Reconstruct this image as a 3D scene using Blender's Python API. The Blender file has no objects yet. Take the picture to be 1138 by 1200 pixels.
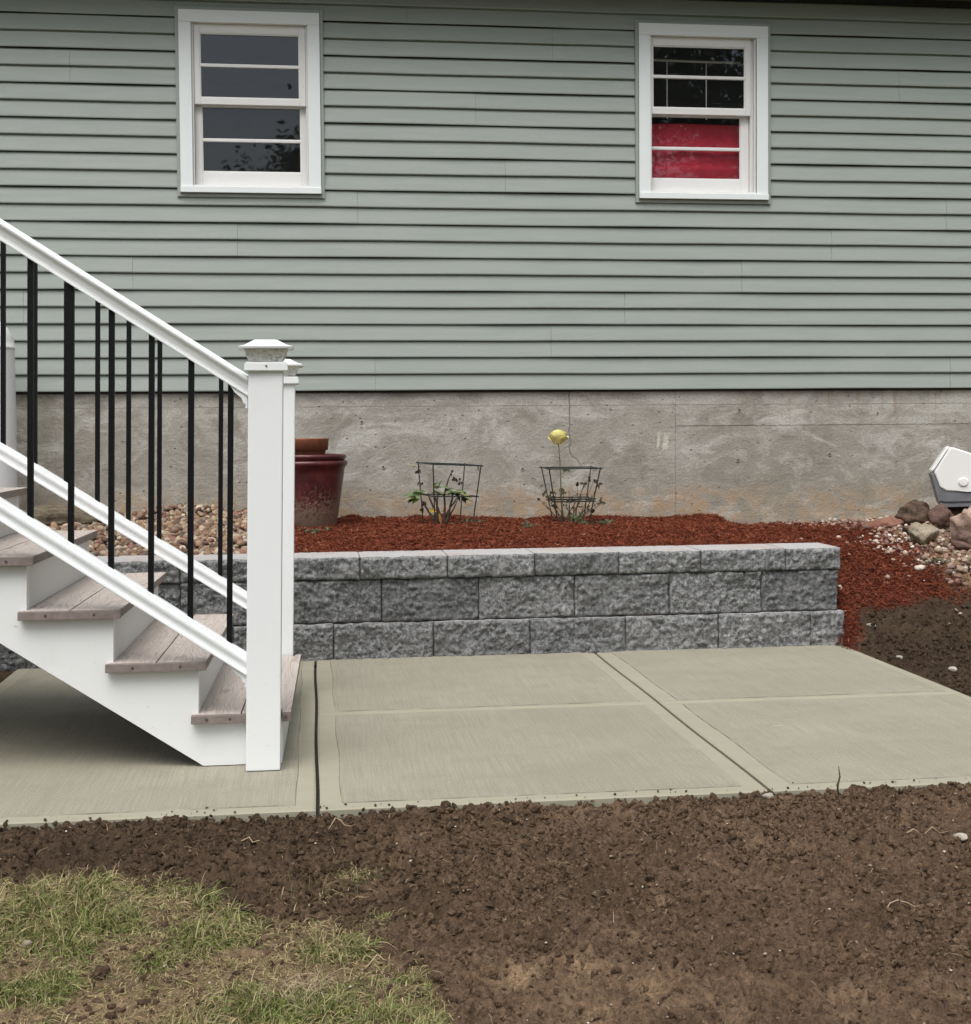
import bpy, bmesh, math, random
import numpy as np
from mathutils import Matrix, Vector

random.seed(7)
rng = np.random.default_rng(11)
scene = bpy.context.scene
COL = scene.collection

# ------------------------------------------------------------------ camera, sky, sun, exposure
EYE = np.array([0.0, 0.0, 1.04])
F_PX, W_PX = 1600.0, 1138.0
pitch, yaw, roll = math.atan(57 / 1600.0), math.atan(7.89e-5 * 1600), 0.0080
fw = np.array([math.sin(yaw) * math.cos(pitch), math.cos(yaw) * math.cos(pitch), -math.sin(pitch)])
r0 = np.array([math.cos(yaw), -math.sin(yaw), 0.0])
u0 = np.cross(r0, fw)
cr = math.cos(roll) * r0 - math.sin(roll) * u0
cu = np.cross(cr, fw)
cam = bpy.data.cameras.new("camera")
cam.sensor_fit = 'HORIZONTAL'
cam.sensor_width = 36.0
cam.lens = 36.0 * F_PX / W_PX
cam.shift_y = -40.0 / W_PX
cam.clip_start = 0.05
cam.clip_end = 500
cam_o = bpy.data.objects.new("camera", cam)
M = Matrix.Identity(4)
for i in range(3):
    M[i][0], M[i][1], M[i][2], M[i][3] = cr[i], cu[i], -fw[i], EYE[i]
cam_o.matrix_world = M
COL.objects.link(cam_o)
scene.camera = cam_o

SUN_EL, SUN_AZ = math.radians(63), math.radians(200)   # azimuth clockwise from +Y: behind the camera
world = bpy.data.worlds.new("World")
scene.world = world
world.use_nodes = True
wn, wl = world.node_tree.nodes, world.node_tree.links
sky = wn.new("ShaderNodeTexSky")
sky.sky_type = 'NISHITA'
sky.sun_disc = False
sky.sun_elevation = SUN_EL
sky.sun_rotation = SUN_AZ
sky.dust_density = 6.0
sky.air_density = 1.2
sky.ozone_density = 1.0
hs = wn.new("ShaderNodeHueSaturation")
hs.inputs["Saturation"].default_value = 0.40
wl.new(sky.outputs[0], hs.inputs["Color"])
wl.new(hs.outputs[0], wn["Background"].inputs[0])
wn["Background"].inputs[1].default_value = 0.10

sun = bpy.data.lights.new("sun", 'SUN')
sun.energy = 1.36
sun.angle = math.radians(50)
sun.color = (1.0, 0.985, 0.965)
sun_o = bpy.data.objects.new("sun", sun)
sd = Vector((math.sin(SUN_AZ) * math.cos(SUN_EL), math.cos(SUN_AZ) * math.cos(SUN_EL), math.sin(SUN_EL)))
sun_o.rotation_euler = sd.to_track_quat('Z', 'Y').to_euler()
sun_o.location = (0, -6, 12)
COL.objects.link(sun_o)

vs = scene.view_settings
vs.view_transform = 'Standard'
vs.look = 'None'
vs.exposure = 0.60
vs.gamma = 1.0
vs.use_curve_mapping = False
scene.cycles.max_bounces = 8
scene.cycles.transparent_max_bounces = 12

# ------------------------------------------------------------------ numpy noise
def _h(ix, iy, iz, seed):
    n = (ix.astype(np.int64) * 374761393 + iy.astype(np.int64) * 668265263 + iz.astype(np.int64) * 1274126177 + seed * 974711) & 0x7fffffff
    n = ((n ^ (n >> 13)) * 1103515245) & 0x7fffffff
    n = ((n ^ (n >> 15)) * 12820163) & 0x7fffffff
    return ((n ^ (n >> 12)) & 0xffff) / 65535.0

def vnoise(x, y, z=None, seed=0):
    x = np.asarray(x, float); y = np.asarray(y, float)
    z = np.zeros_like(x) if z is None else np.asarray(z, float)
    ix, iy, iz = np.floor(x), np.floor(y), np.floor(z)
    fx, fy, fz = x - ix, y - iy, z - iz
    fx, fy, fz = [t * t * (3 - 2 * t) for t in (fx, fy, fz)]
    def c(a, b, d): return _h(ix + a, iy + b, iz + d, seed)
    x00 = c(0,0,0) * (1-fx) + c(1,0,0) * fx; x10 = c(0,1,0) * (1-fx) + c(1,1,0) * fx
    x01 = c(0,0,1) * (1-fx) + c(1,0,1) * fx; x11 = c(0,1,1) * (1-fx) + c(1,1,1) * fx
    return ((x00 * (1-fy) + x10 * fy) * (1-fz) + (x01 * (1-fy) + x11 * fy) * fz) * 2 - 1

def fbm(x, y, z=None, octv=4, seed=0, gain=0.5):
    a, s, t = 1.0, 0.0, 0.0
    f = 1.0
    for o in range(octv):
        s = s + a * vnoise(np.asarray(x) * f, np.asarray(y) * f, None if z is None else np.asarray(z) * f, seed + o * 17)
        t += a; a *= gain; f *= 2.03
    return s / t

def sstep(a, b, x):
    t = np.clip((np.asarray(x, float) - a) / (b - a), 0, 1)
    return t * t * (3 - 2 * t)

# ------------------------------------------------------------------ object helpers
def setp(o, label=None, cat=None, group=None, kind=None):
    if label: o["label"] = label
    if cat: o["category"] = cat
    if group: o["group"] = group
    if kind: o["kind"] = kind
    return o

def thing(name, loc, label, cat, group=None):
    o = bpy.data.objects.new(name, None)
    o.empty_display_size = 0.1
    o.location = loc
    COL.objects.link(o)
    return setp(o, label, cat, group)

def origin(o):
    v = Vector((0, 0, 0))
    while o is not None:
        v = v + Vector(o.location); o = o.parent
    return v

def link_mesh(name, me, mats, parent=None, loc=None):
    if not isinstance(mats, (list, tuple)): mats = [mats]
    for m in mats: me.materials.append(m)
    o = bpy.data.objects.new(name, me)
    COL.objects.link(o)
    if parent is not None:
        o.parent = parent
    if loc is not None:
        o.location = loc
    return o

def shift_mesh(me, v):
    n = len(me.vertices)
    co = np.empty(n * 3, np.float32); me.vertices.foreach_get("co", co)
    co = co.reshape(-1, 3) - np.array(v, np.float32)
    me.vertices.foreach_set("co", co.ravel()); me.update()

def obj(name, bm, mats, parent=None, smooth=False, loc=None):
    """bmesh in world coordinates -> object (origin of parent, or loc for a top-level thing)"""
    bmesh.ops.recalc_face_normals(bm, faces=bm.faces)
    me = bpy.data.meshes.new(name)
    bm.to_mesh(me); bm.free()
    if smooth:
        me.polygons.foreach_set("use_smooth", [True] * len(me.polygons))
    off = origin(parent) if parent is not None else Vector(loc or (0, 0, 0))
    shift_mesh(me, off)
    return link_mesh(name, me, mats, parent, loc if parent is None else None)

def raw_mesh(name, verts, faces_n, idx, smooth=False, col=None):
    """fast mesh from arrays: idx flat loop index array, faces_n verts per face (int)"""
    me = bpy.data.meshes.new(name)
    nv = len(verts); nl = len(idx); nf = nl // faces_n
    me.vertices.add(nv); me.loops.add(nl); me.polygons.add(nf)
    me.vertices.foreach_set("co", np.asarray(verts, np.float32).ravel())
    me.loops.foreach_set("vertex_index", np.asarray(idx, np.int32))
    me.polygons.foreach_set("loop_start", np.arange(0, nl, faces_n, dtype=np.int32))
    try:
        me.polygons.foreach_set("loop_total", np.full(nf, faces_n, dtype=np.int32))
    except Exception:
        pass
    me.polygons.foreach_set("use_smooth", np.full(nf, bool(smooth)))
    me.update(calc_edges=True); me.validate()
    if col is not None:
        a = me.color_attributes.new("Col", 'FLOAT_COLOR', 'POINT')
        c = np.ones((nv, 4), np.float32); c[:, :3] = col
        a.data.foreach_set("color", c.ravel())
    return me

def box(bm, x0, x1, y0, y1, z0, z1, bevel=0.0, f=None):
    g = bmesh.ops.create_cube(bm, size=1.0)
    vs_ = g["verts"]
    for v in vs_:
        v.co = Vector(((x0 + x1) / 2 + v.co.x * (x1 - x0), (y0 + y1) / 2 + v.co.y * (y1 - y0), (z0 + z1) / 2 + v.co.z * (z1 - z0)))
    if bevel:
        es = list({e for v in vs_ for e in v.link_edges})
        r = bmesh.ops.bevel(bm, geom=es, offset=bevel, segments=2, affect='EDGES', profile=0.6)
        vs_ = list({v for fc in r["faces"] for v in fc.verts} | {v for v in vs_ if v.is_valid})
    if f:
        for v in vs_:
            v.co = Vector(f(*v.co))
    return bm

def prism(bm, pts, a0, a1, axis='y', f=None):
    """extrude polygon pts; axis y: pts are (x,z); axis x: pts (y,z); axis z: pts (x,y)"""
    def mk(p, a):
        if axis == 'y': q = (p[0], a, p[1])
        elif axis == 'x': q = (a, p[0], p[1])
        else: q = (p[0], p[1], a)
        return bm.verts.new(f(*q) if f else q)
    A = [mk(p, a0) for p in pts]; B = [mk(p, a1) for p in pts]
    n = len(pts)
    bm.faces.new(A); bm.faces.new(list(reversed(B)))
    for i in range(n):
        bm.faces.new((A[i], B[i], B[(i + 1) % n], A[(i + 1) % n]))
    return bm

def lathe(bm, prof, cx, cy, n=40, cz=0.0, tilt=(0, 0)):
    rings = []
    for (r, z) in prof:
        rings.append([bm.verts.new((cx + r * math.cos(2*math.pi*k/n), cy + r * math.sin(2*math.pi*k/n),
                      cz + z + tilt[0] * r * math.cos(2*math.pi*k/n) + tilt[1] * r * math.sin(2*math.pi*k/n))) for k in range(n)])
    for a, b in zip(rings, rings[1:]):
        for k in range(n):
            bm.faces.new((a[k], a[(k+1) % n], b[(k+1) % n], b[k]))
    bm.faces.new(rings[0]); bm.faces.new(rings[-1])
    return bm

def tube(bm, pts, radii, n=6):
    pts = [Vector(p) for p in pts]
    if not isinstance(radii, (list, tuple)): radii = [radii] * len(pts)
    rings = []
    for i, p in enumerate(pts):
        d = (pts[min(i+1, len(pts)-1)] - pts[max(i-1, 0)])
        if d.length < 1e-9: d = Vector((0, 0, 1))
        d.normalize()
        a = d.cross(Vector((0.3, 0.9, 0.1))); 
        if a.length < 1e-3: a = d.cross(Vector((1, 0, 0)))
        a.normalize(); b = d.cross(a)
        rings.append([bm.verts.new(p + (a * math.cos(2*math.pi*k/n) + b * math.sin(2*math.pi*k/n)) * radii[i]) for k in range(n)])
    for A, B in zip(rings, rings[1:]):
        for k in range(n):
            bm.faces.new((A[k], A[(k+1) % n], B[(k+1) % n], B[k]))
    bm.faces.new(rings[0]); bm.faces.new(list(reversed(rings[-1])))
    return bm

# ------------------------------------------------------------------ material helpers
class NT:
    def __init__(s, name):
        s.m = bpy.data.materials.new(name); s.m.use_nodes = True
        s.n, s.l = s.m.node_tree.nodes, s.m.node_tree.links
        s.b = s.n["Principled BSDF"]
        s.tc = s.n.new("ShaderNodeTexCoord")
        s.geo = s.n.new("ShaderNodeNewGeometry")
    def lk(s, a, b): s.l.new(a, b)
    def co(s, scale=(1, 1, 1), src='pos', loc=(0, 0, 0), rot=(0, 0, 0)):
        mp = s.n.new("ShaderNodeMapping")
        mp.inputs["Scale"].default_value = scale
        mp.inputs["Location"].default_value = loc
        mp.inputs["Rotation"].default_value = rot
        s.lk(s.geo.outputs["Position"] if src == 'pos' else s.tc.outputs[src], mp.inputs["Vector"])
        return mp.outputs[0]
    def noise(s, vec, scale, detail=4, rough=0.55, dist=0.0, out=0):
        t = s.n.new("ShaderNodeTexNoise")
        t.inputs["Scale"].default_value = scale; t.inputs["Detail"].default_value = detail
        t.inputs["Roughness"].default_value = rough; t.inputs["Distortion"].default_value = dist
        s.lk(vec, t.inputs["Vector"]); return t.outputs[out]
    def vor(s, vec, scale, feature='F1', out="Distance", rand=1.0):
        t = s.n.new("ShaderNodeTexVoronoi"); t.feature = feature
        t.inputs["Scale"].default_value = scale; t.inputs["Randomness"].default_value = rand
        s.lk(vec, t.inputs["Vector"]); return t.outputs[out]
    def ramp(s, v, a, b, c0=0.0, c1=1.0):
        t = s.n.new("ShaderNodeMapRange"); t.interpolation_type = 'SMOOTHSTEP'
        t.inputs[1].default_value = a; t.inputs[2].default_value = b
        t.inputs[3].default_value = c0; t.inputs[4].default_value = c1
        s.lk(v, t.inputs[0]); return t.outputs[0]
    def math(s, op, a, b=None):
        t = s.n.new("ShaderNodeMath"); t.operation = op
        for i, v in enumerate((a, b)):
            if v is None: continue
            if isinstance(v, (int, float)): t.inputs[i].default_value = v
            else: s.lk(v, t.inputs[i])
        return t.outputs[0]
    def mix(s, fac, a, b, mode='MIX'):
        t = s.n.new("ShaderNodeMix"); t.data_type = 'RGBA'; t.blend_type = mode
        t.clamp_factor = True
        for i, v in ((0, fac), (6, a), (7, b)):
            if isinstance(v, (int, float)): t.inputs[i].default_value = v
            elif isinstance(v, tuple): t.inputs[i].default_value = v + (1,) if len(v) == 3 else v
            else: s.lk(v, t.inputs[i])
        return t.outputs[2]
    def sep(s, vec):
        t = s.n.new("ShaderNodeSeparateXYZ"); s.lk(vec, t.inputs[0]); return t.outputs
    def bump(s, h, strength=0.3, dist=0.01, normal=None):
        t = s.n.new("ShaderNodeBump"); t.inputs["Strength"].default_value = strength
        t.inputs["Distance"].default_value = dist; s.lk(h, t.inputs["Height"])
        if normal is not None: s.lk(normal, t.inputs["Normal"])
        s.lk(t.outputs[0], s.b.inputs["Normal"]); return t.outputs[0]
    def color(s, c):
        if isinstance(c, tuple): s.b.inputs["Base Color"].default_value = c + (1,)
        else: s.lk(c, s.b.inputs["Base Color"])
    def rough(s, r):
        if isinstance(r, (int, float)): s.b.inputs["Roughness"].default_value = r
        else: s.lk(r, s.b.inputs["Roughness"])
    def spec(s, v): s.b.inputs["Specular IOR Level"].default_value = v
    def rand(s):
        t = s.n.new("ShaderNodeObjectInfo"); return t.outputs["Random"]
    def attr(s, name="Col"):
        t = s.n.new("ShaderNodeAttribute"); t.attribute_name = name; return t.outputs["Color"]

def M_siding():
    t = NT("sage_vinyl_siding")
    v = t.co((1.5, 1, 14)); n1 = t.noise(v, 2.0, 3)
    v2 = t.co((12, 1, 220)); n2 = t.noise(v2, 1.0, 4, 0.6)
    big = t.noise(t.co((0.6, 1, 0.9)), 1.2, 2)
    c = t.mix(t.ramp(n1, 0.3, 0.7), (0.285, 0.326, 0.298), (0.316, 0.354, 0.326))
    c = t.mix(t.math('MULTIPLY', t.ramp(big, 0.35, 0.7), 0.35), c, (0.330, 0.364, 0.338))
    rv = t.rand(); c = t.mix(t.math('MULTIPLY', rv, 0.12), c, (0.26, 0.295, 0.265))
    t.color(c); t.rough(0.42); t.spec(0.4)
    t.bump(n2, 0.12, 0.002); return t.m

def M_white(name="white_vinyl", c=(0.785, 0.815, 0.825), dirt=0.10, rough=0.35):
    t = NT(name)
    n = t.noise(t.co(), 7.0, 6, 0.65); sp = t.noise(t.co(), 55.0, 3, 0.6)
    d = t.math('MULTIPLY', t.ramp(n, 0.52, 0.78), dirt)
    col = t.mix(d, c, (c[0]*0.70, c[1]*0.68, c[2]*0.62))
    spk = t.math('MULTIPLY', t.ramp(sp, 0.70, 0.76), dirt * 3.0)
    col = t.mix(spk, col, (0.35, 0.31, 0.26))
    t.color(col); t.rough(rough); t.bump(sp, 0.03, 0.002); return t.m

def M_plain(name, c, rough=0.5, metal=0.0, nscale=30, var=0.25, bump=0.05, bdist=0.003):
    t = NT(name)
    n = t.noise(t.co(), nscale, 5, 0.6)
    col = t.mix(t.ramp(n, 0.3, 0.72), tuple(x * (1 - var) for x in c), tuple(min(1, x * (1 + var)) for x in c))
    t.color(col); t.rough(rough); t.b.inputs["Metallic"].default_value = metal
    t.bump(n, bump, bdist); return t.m

def M_foundation():
    t = NT("old_poured_concrete")
    P = t.co(); s = t.sep(P); X, Z = s[0], s[2]
    n1 = t.noise(P, 1.5, 6, 0.62, 0.5); n2 = t.noise(t.co((1, 1, 1.3)), 5.0, 7, 0.68, 0.6); n3 = t.noise(P, 75.0, 4, 0.65)
    n4 = t.noise(t.co((0.8, 1, 2.0), loc=(3, 0, 1)), 2.6, 7, 0.66, 0.9)
    n5 = t.noise(t.co((1, 1, 1), loc=(9, 0, 4)), 17.0, 5, 0.65, 0.3)
    c = t.mix(t.ramp(n1, 0.34, 0.66), (0.285, 0.268, 0.228), (0.375, 0.360, 0.320))
    c = t.mix(t.math('MULTIPLY', t.ramp(n2, 0.50, 0.62), 0.65), c, (0.47, 0.455, 0.41))
    c = t.mix(t.math('MULTIPLY', t.ramp(n4, 0.53, 0.64), 0.75), c, (0.55, 0.54, 0.50))
    c = t.mix(t.math('MULTIPLY', t.ramp(n2, 0.47, 0.32), 0.55), c, (0.220, 0.200, 0.165))
    c = t.mix(t.math('MULTIPLY', t.ramp(n5, 0.55, 0.68), 0.30), c, (0.46, 0.445, 0.40))
    c = t.mix(t.math('MULTIPLY', t.ramp(n5, 0.42, 0.32), 0.35), c, (0.20, 0.185, 0.155))
    # pale lime wash near the top
    top = t.math('MULTIPLY', t.ramp(t.math('ADD', Z, t.math('MULTIPLY', n2, 0.26)), 1.20, 1.36), t.ramp(n4, 0.42, 0.56))
    c = t.mix(t.math('MULTIPLY', top, 0.7), c, (0.56, 0.55, 0.50))
    # horizontal form line with lime below it, left pour
    fl = t.math('ABSOLUTE', t.math('SUBTRACT', Z, t.math('ADD', 1.182, t.math('MULTIPLY', n5, 0.006))))
    flm = t.math('MULTIPLY', t.ramp(fl, 0.0035, 0.0012), t.ramp(n4, 0.40, 0.52))
    c = t.mix(t.math('MULTIPLY', flm, 0.55), c, (0.12, 0.11, 0.095))
    lime = t.math('MULTIPLY', t.math('MULTIPLY', t.ramp(t.math('ABSOLUTE', t.math('SUBTRACT', Z, 1.078)), 0.045, 0.005), t.ramp(n2, 0.42, 0.58)), t.ramp(X, 2.2, 2.4))
    c = t.mix(t.math('MULTIPLY', lime, 0.6), c, (0.52, 0.51, 0.47))
    # tan splash stain above the soil, in patches
    hh = t.noise(t.co((0.9, 0, 0), loc=(5.2, 0, 0)), 1.1, 3, 0.5)
    lim = t.math('ADD', 0.46, t.math('MULTIPLY', hh, 0.34))
    zs = t.math('SUBTRACT', t.math('SUBTRACT', Z, lim), t.math('MULTIPLY', t.math('SUBTRACT', n2, 0.5), 0.30))
    st = t.math('MULTIPLY', t.ramp(zs, 0.10, -0.06), t.ramp(n5, 0.38, 0.58, 0.05, 1.0))
    st = t.math('MULTIPLY', st, t.ramp(n1, 0.36, 0.56, 0.25, 1.0))
    c = t.mix(t.math('MULTIPLY', st, 0.80), c, (0.42, 0.285, 0.160))
    pale = t.math('MULTIPLY', t.ramp(Z, 0.56, 0.47), t.ramp(n2, 0.44, 0.58))
    c = t.mix(t.math('MULTIPLY', pale, 0.55), c, (0.44, 0.385, 0.30))
    # rust drips under the siding on the right
    dr = t.noise(t.co((7, 0, 0.6)), 1.4, 3)
    drm = t.math('MULTIPLY', t.math('MULTIPLY', t.ramp(dr, 0.54, 0.64), t.ramp(Z, 0.98, 1.25)), t.ramp(X, 2.5, 3.2))
    c = t.mix(t.math('MULTIPLY', drm, 0.6), c, (0.27, 0.175, 0.095))
    # two pale paint strokes
    for (px, pz, w, h, k) in ((2.172, 0.965, 0.008, 0.046, 0.10), (2.218, 0.950, 0.016, 0.050, 0.14)):
        dx = t.math('ABSOLUTE', t.math('SUBTRACT', t.math('SUBTRACT', X, px), t.math('MULTIPLY', t.math('SUBTRACT', Z, pz), k)))
        dz = t.math('ABSOLUTE', t.math('SUBTRACT', Z, pz))
        m = t.math('MULTIPLY', t.ramp(t.math('ADD', dx, t.math('MULTIPLY', n5, 0.010)), w + 0.008, w + 0.003), t.ramp(t.math('ADD', dz, t.math('MULTIPLY', n3, 0.06)), h + 0.04, h + 0.015))
        c = t.mix(t.math('MULTIPLY', m, 0.75), c, (0.66, 0.63, 0.53))
    # hairline crack from the siding down
    wob = t.math('MULTIPLY', t.math('SUBTRACT', t.noise(t.co((0, 0, 1)), 14.0, 6, 0.72), 0.5), 0.055)
    bend = t.math('MULTIPLY', t.ramp(Z, 0.90, 0.80), 0.075)
    dc = t.math('ABSOLUTE', t.math('SUBTRACT', t.math('SUBTRACT', t.math('SUBTRACT', X, 1.600), wob), bend))
    cm = t.math('MULTIPLY', t.math('MULTIPLY', t.ramp(dc, 0.0036, 0.0008), t.ramp(Z, 0.79, 0.82)), t.ramp(n5, 0.30, 0.48, 0.3, 1.0))
    c = t.mix(t.math('MULTIPLY', cm, 0.6), c, (0.07, 0.062, 0.052))
    pit = t.vor(t.co((1, 1, 1.2)), 15.0)
    pm = t.math('MULTIPLY', t.ramp(pit, 0.115, 0.06), t.ramp(n1, 0.42, 0.58))
    c = t.mix(t.math('MULTIPLY', pm, 0.6), c, (0.09, 0.08, 0.07))
    c = t.mix(t.math('MULTIPLY', t.ramp(n3, 0.35, 0.65), 0.30), c, (0.19, 0.178, 0.15))
    t.color(c); t.rough(0.92); t.spec(0.2)
    h = t.math('ADD', t.math('MULTIPLY', n2, 0.7), t.math('MULTIPLY', n3, 0.40))
    h = t.math('ADD', h, t.math('MULTIPLY', n5, 0.5))
    h = t.math('ADD', h, t.math('MULTIPLY', t.noise(t.co((0.5, 1, 7)), 4.0, 4, 0.55), 0.18))
    h = t.math('SUBTRACT', h, t.math('MULTIPLY', pm, 1.2))
    h = t.math('SUBTRACT', h, t.math('MULTIPLY', cm, 1.0))
    t.bump(h, 0.75, 0.014); return t.m

def M_block():
    t = NT("split_face_block")
    P = t.co(); n = t.noise(P, 72, 6, 0.78, 0.4); n2 = t.noise(P, 7, 4, 0.6); f = t.noise(P, 125, 3, 0.6); m = t.noise(P, 30, 6, 0.75, 0.8)
    c = t.mix(t.ramp(n, 0.40, 0.60), (0.125, 0.129, 0.133), (0.415, 0.422, 0.424))
    c = t.mix(t.math('MULTIPLY', t.ramp(m, 0.52, 0.62), 0.65), c, (0.54, 0.548, 0.548))
    c = t.mix(t.math('MULTIPLY', t.ramp(m, 0.46, 0.36), 0.45), c, (0.105, 0.110, 0.115))
    c = t.mix(t.math('MULTIPLY', t.ramp(n2, 0.45, 0.66), 0.30), c, (0.42, 0.425, 0.42))
    c = t.mix(t.math('MULTIPLY', t.ramp(f, 0.655, 0.69), 0.9), c, (0.66, 0.66, 0.65))
    c = t.mix(t.math('MULTIPLY', t.ramp(f, 0.38, 0.33), 0.7), c, (0.035, 0.037, 0.040))
    r = t.rand(); c = t.mix(t.math('MULTIPLY', t.ramp(r, 0.35, 1.0), 0.40), c, (0.115, 0.120, 0.126))
    t.color(c); t.rough(0.88); t.spec(0.3)
    h = t.math('ADD', t.math('MULTIPLY', n, 0.9), t.math('MULTIPLY', f, 0.35)); h = t.math('ADD', h, t.math('MULTIPLY', m, 1.4))
    t.bump(h, 1.0, 0.014); return t.m

def M_blocktop():
    t = NT("smooth_block_top")
    P = t.co(); n = t.noise(P, 60, 5, 0.65); n2 = t.noise(P, 4, 4, 0.6)
    c = t.mix(t.ramp(n, 0.3, 0.7), (0.34, 0.335, 0.33), (0.44, 0.435, 0.43))
    rd = t.math('MULTIPLY', t.ramp(n2, 0.50, 0.68), 0.42)
    c = t.mix(rd, c, (0.40, 0.27, 0.22)); t.color(c); t.rough(0.85); t.bump(n, 0.3, 0.003); return t.m

def M_patio(band=False):
    t = NT("troweled_concrete" if band else "broom_finish_concrete")
    P = t.co(); n = t.noise(P, 1.6, 5, 0.6); n2 = t.noise(P, 260, 3, 0.6); b = t.noise(t.co((230, 3.0, 1)), 1.0, 3, 0.6)
    wide = t.noise(t.co((14, 0.9, 1)), 1.0, 3, 0.6)
    c = t.mix(t.ramp(n, 0.30, 0.70), (0.302, 0.285, 0.216), (0.350, 0.333, 0.260))
    blot = t.noise(P, 6.5, 4, 0.55); gr = t.noise(t.co((1.6, 0.8, 1)), 115, 4, 0.7)
    c = t.mix(t.math('MULTIPLY', t.ramp(blot, 0.48, 0.70), 0.38), c, (0.25, 0.242, 0.186))
    if band:
        c = t.mix(0.5, c, (0.305, 0.289, 0.218)); t.bump(n2, 0.08, 0.001)
        wet = t.noise(t.co((1, 6, 1)), 3.0, 4, 0.6)
        c = t.mix(t.math('MULTIPLY', t.ramp(wet, 0.45, 0.7), 0.35), c, (0.275, 0.262, 0.200))
    else:
        c = t.mix(t.math('MULTIPLY', t.ramp(b, 0.58, 0.38), 0.42), c, (0.225, 0.215, 0.170))
        c = t.mix(t.math('MULTIPLY', t.ramp(wide, 0.56, 0.70), 0.30), c, (0.25, 0.242, 0.19))
        c = t.mix(t.math('MULTIPLY', t.ramp(gr, 0.55, 0.38), 0.42), c, (0.21, 0.20, 0.155))
        c = t.mix(t.math('MULTIPLY', t.ramp(gr, 0.58, 0.70), 0.30), c, (0.42, 0.405, 0.33))
        pit = t.math('MULTIPLY', t.ramp(n2, 0.46, 0.34), t.ramp(t.noise(P, 3.0, 3), 0.30, 0.60))
        c = t.mix(t.math('MULTIPLY', pit, 0.75), c, (0.15, 0.145, 0.115))
        sp = t.vor(t.co((0.8, 2.0, 1)), 2.6)
        c = t.mix(t.math('MULTIPLY', t.ramp(sp, 0.055, 0.03), 0.5), c, (0.42, 0.41, 0.36))
        t.bump(t.math('ADD', b, t.math('MULTIPLY', n2, 0.7)), 0.8, 0.003)
    t.color(c); t.rough(0.85); t.spec(0.3); return t.m

def M_deck(end=False):
    t = NT("composite_deck_edge" if end else "composite_deck_board")
    off = t.n.new("ShaderNodeCombineXYZ"); r = t.rand()
    t.lk(t.math('MULTIPLY', r, 13.0), off.inputs[0]); t.lk(t.math('MULTIPLY', r, 7.0), off.inputs[1])
    va = t.n.new("ShaderNodeVectorMath"); va.operation = 'ADD'
    t.lk(t.co(), va.inputs[0]); t.lk(off.outputs[0], va.inputs[1])
    mp = t.n.new("ShaderNodeMapping"); mp.inputs["Scale"].default_value = (9.0, 1.1, 1.0); t.lk(va.outputs[0], mp.inputs[0])
    w = t.noise(mp.outputs[0], 1.0, 2, 0.5, 0.25)
    rings = t.math('FRACT', t.math('MULTIPLY', w, 26.0))
    rl = t.math('ABSOLUTE', t.math('SUBTRACT', rings, 0.5))
    line = t.ramp(rl, 0.16, 0.02)
    fine = t.noise(t.co((150, 5, 1)), 1.0, 4, 0.6)
    c = t.mix(t.ramp(fine, 0.3, 0.7), (0.43, 0.375, 0.335), (0.53, 0.475, 0.43))
    c = t.mix(t.math('MULTIPLY', line, 0.50), c, (0.22, 0.175, 0.150))
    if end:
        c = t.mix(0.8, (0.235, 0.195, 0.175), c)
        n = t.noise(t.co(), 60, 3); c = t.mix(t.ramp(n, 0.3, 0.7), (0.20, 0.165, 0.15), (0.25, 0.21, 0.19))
    t.color(c); t.rough(0.65); t.spec(0.3)
    t.bump(t.math('SUBTRACT', fine, line), 0.25, 0.0015); return t.m

def M_vcol(name, rough=0.9, scale=40, var=0.35, bump=0.5, bdist=0.006, fine=220, trans=0.0, spec=0.15):
    t = NT(name)
    P = t.co(); n = t.noise(P, scale, 6, 0.65); f = t.noise(P, fine, 4, 0.65)
    c = t.attr()
    m = t.math('ADD', t.math('MULTIPLY', t.ramp(n, 0.3, 0.7), 2 * var * 0.6), t.math('MULTIPLY', t.ramp(f, 0.3, 0.7), 2 * var * 0.4))
    m = t.math('ADD', m, 1.0 - var)
    vm = t.n.new("ShaderNodeVectorMath"); vm.operation = 'SCALE'
    t.lk(c, vm.inputs[0]); t.lk(m, vm.inputs["Scale"])
    t.lk(vm.outputs[0], t.b.inputs["Base Color"])
    t.rough(rough); t.spec(spec)
    if bump: t.bump(t.math('ADD', n, t.math('MULTIPLY', f, 0.6)), bump, bdist)
    if trans:
        tr = t.n.new("ShaderNodeBsdfTranslucent"); mx = t.n.new("ShaderNodeMixShader")
        mx.inputs[0].default_value = trans; t.lk(vm.outputs[0], tr.inputs[0])
        t.lk(t.b.outputs[0], mx.inputs[1]); t.lk(tr.outputs[0], mx.inputs[2])
        t.lk(mx.outputs[0], t.n["Material Output"].inputs[0])
    return t.m

def M_rock(name, c0, c1, c2, scale=8, band=1.0):
    t = NT(name)
    P = t.co((1, 1, band)); n = t.noise(P, scale, 7, 0.65, 0.4); f = t.noise(t.co(), 90, 4, 0.6)
    c = t.mix(t.ramp(n, 0.32, 0.60), c0, c1); c = t.mix(t.ramp(n, 0.58, 0.74), c, c2)
    c = t.mix(t.math('MULTIPLY', t.ramp(f, 0.56, 0.68), 0.5), c, tuple(min(1, x * 1.7) for x in c1))
    c = t.mix(t.math('MULTIPLY', t.ramp(f, 0.44, 0.32), 0.5), c, tuple(x * 0.4 for x in c0))
    t.color(c); t.rough(0.9); t.spec(0.2); t.bump(t.math('ADD', n, t.math('MULTIPLY', f, 0.4)), 0.6, 0.015); return t.m

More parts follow.
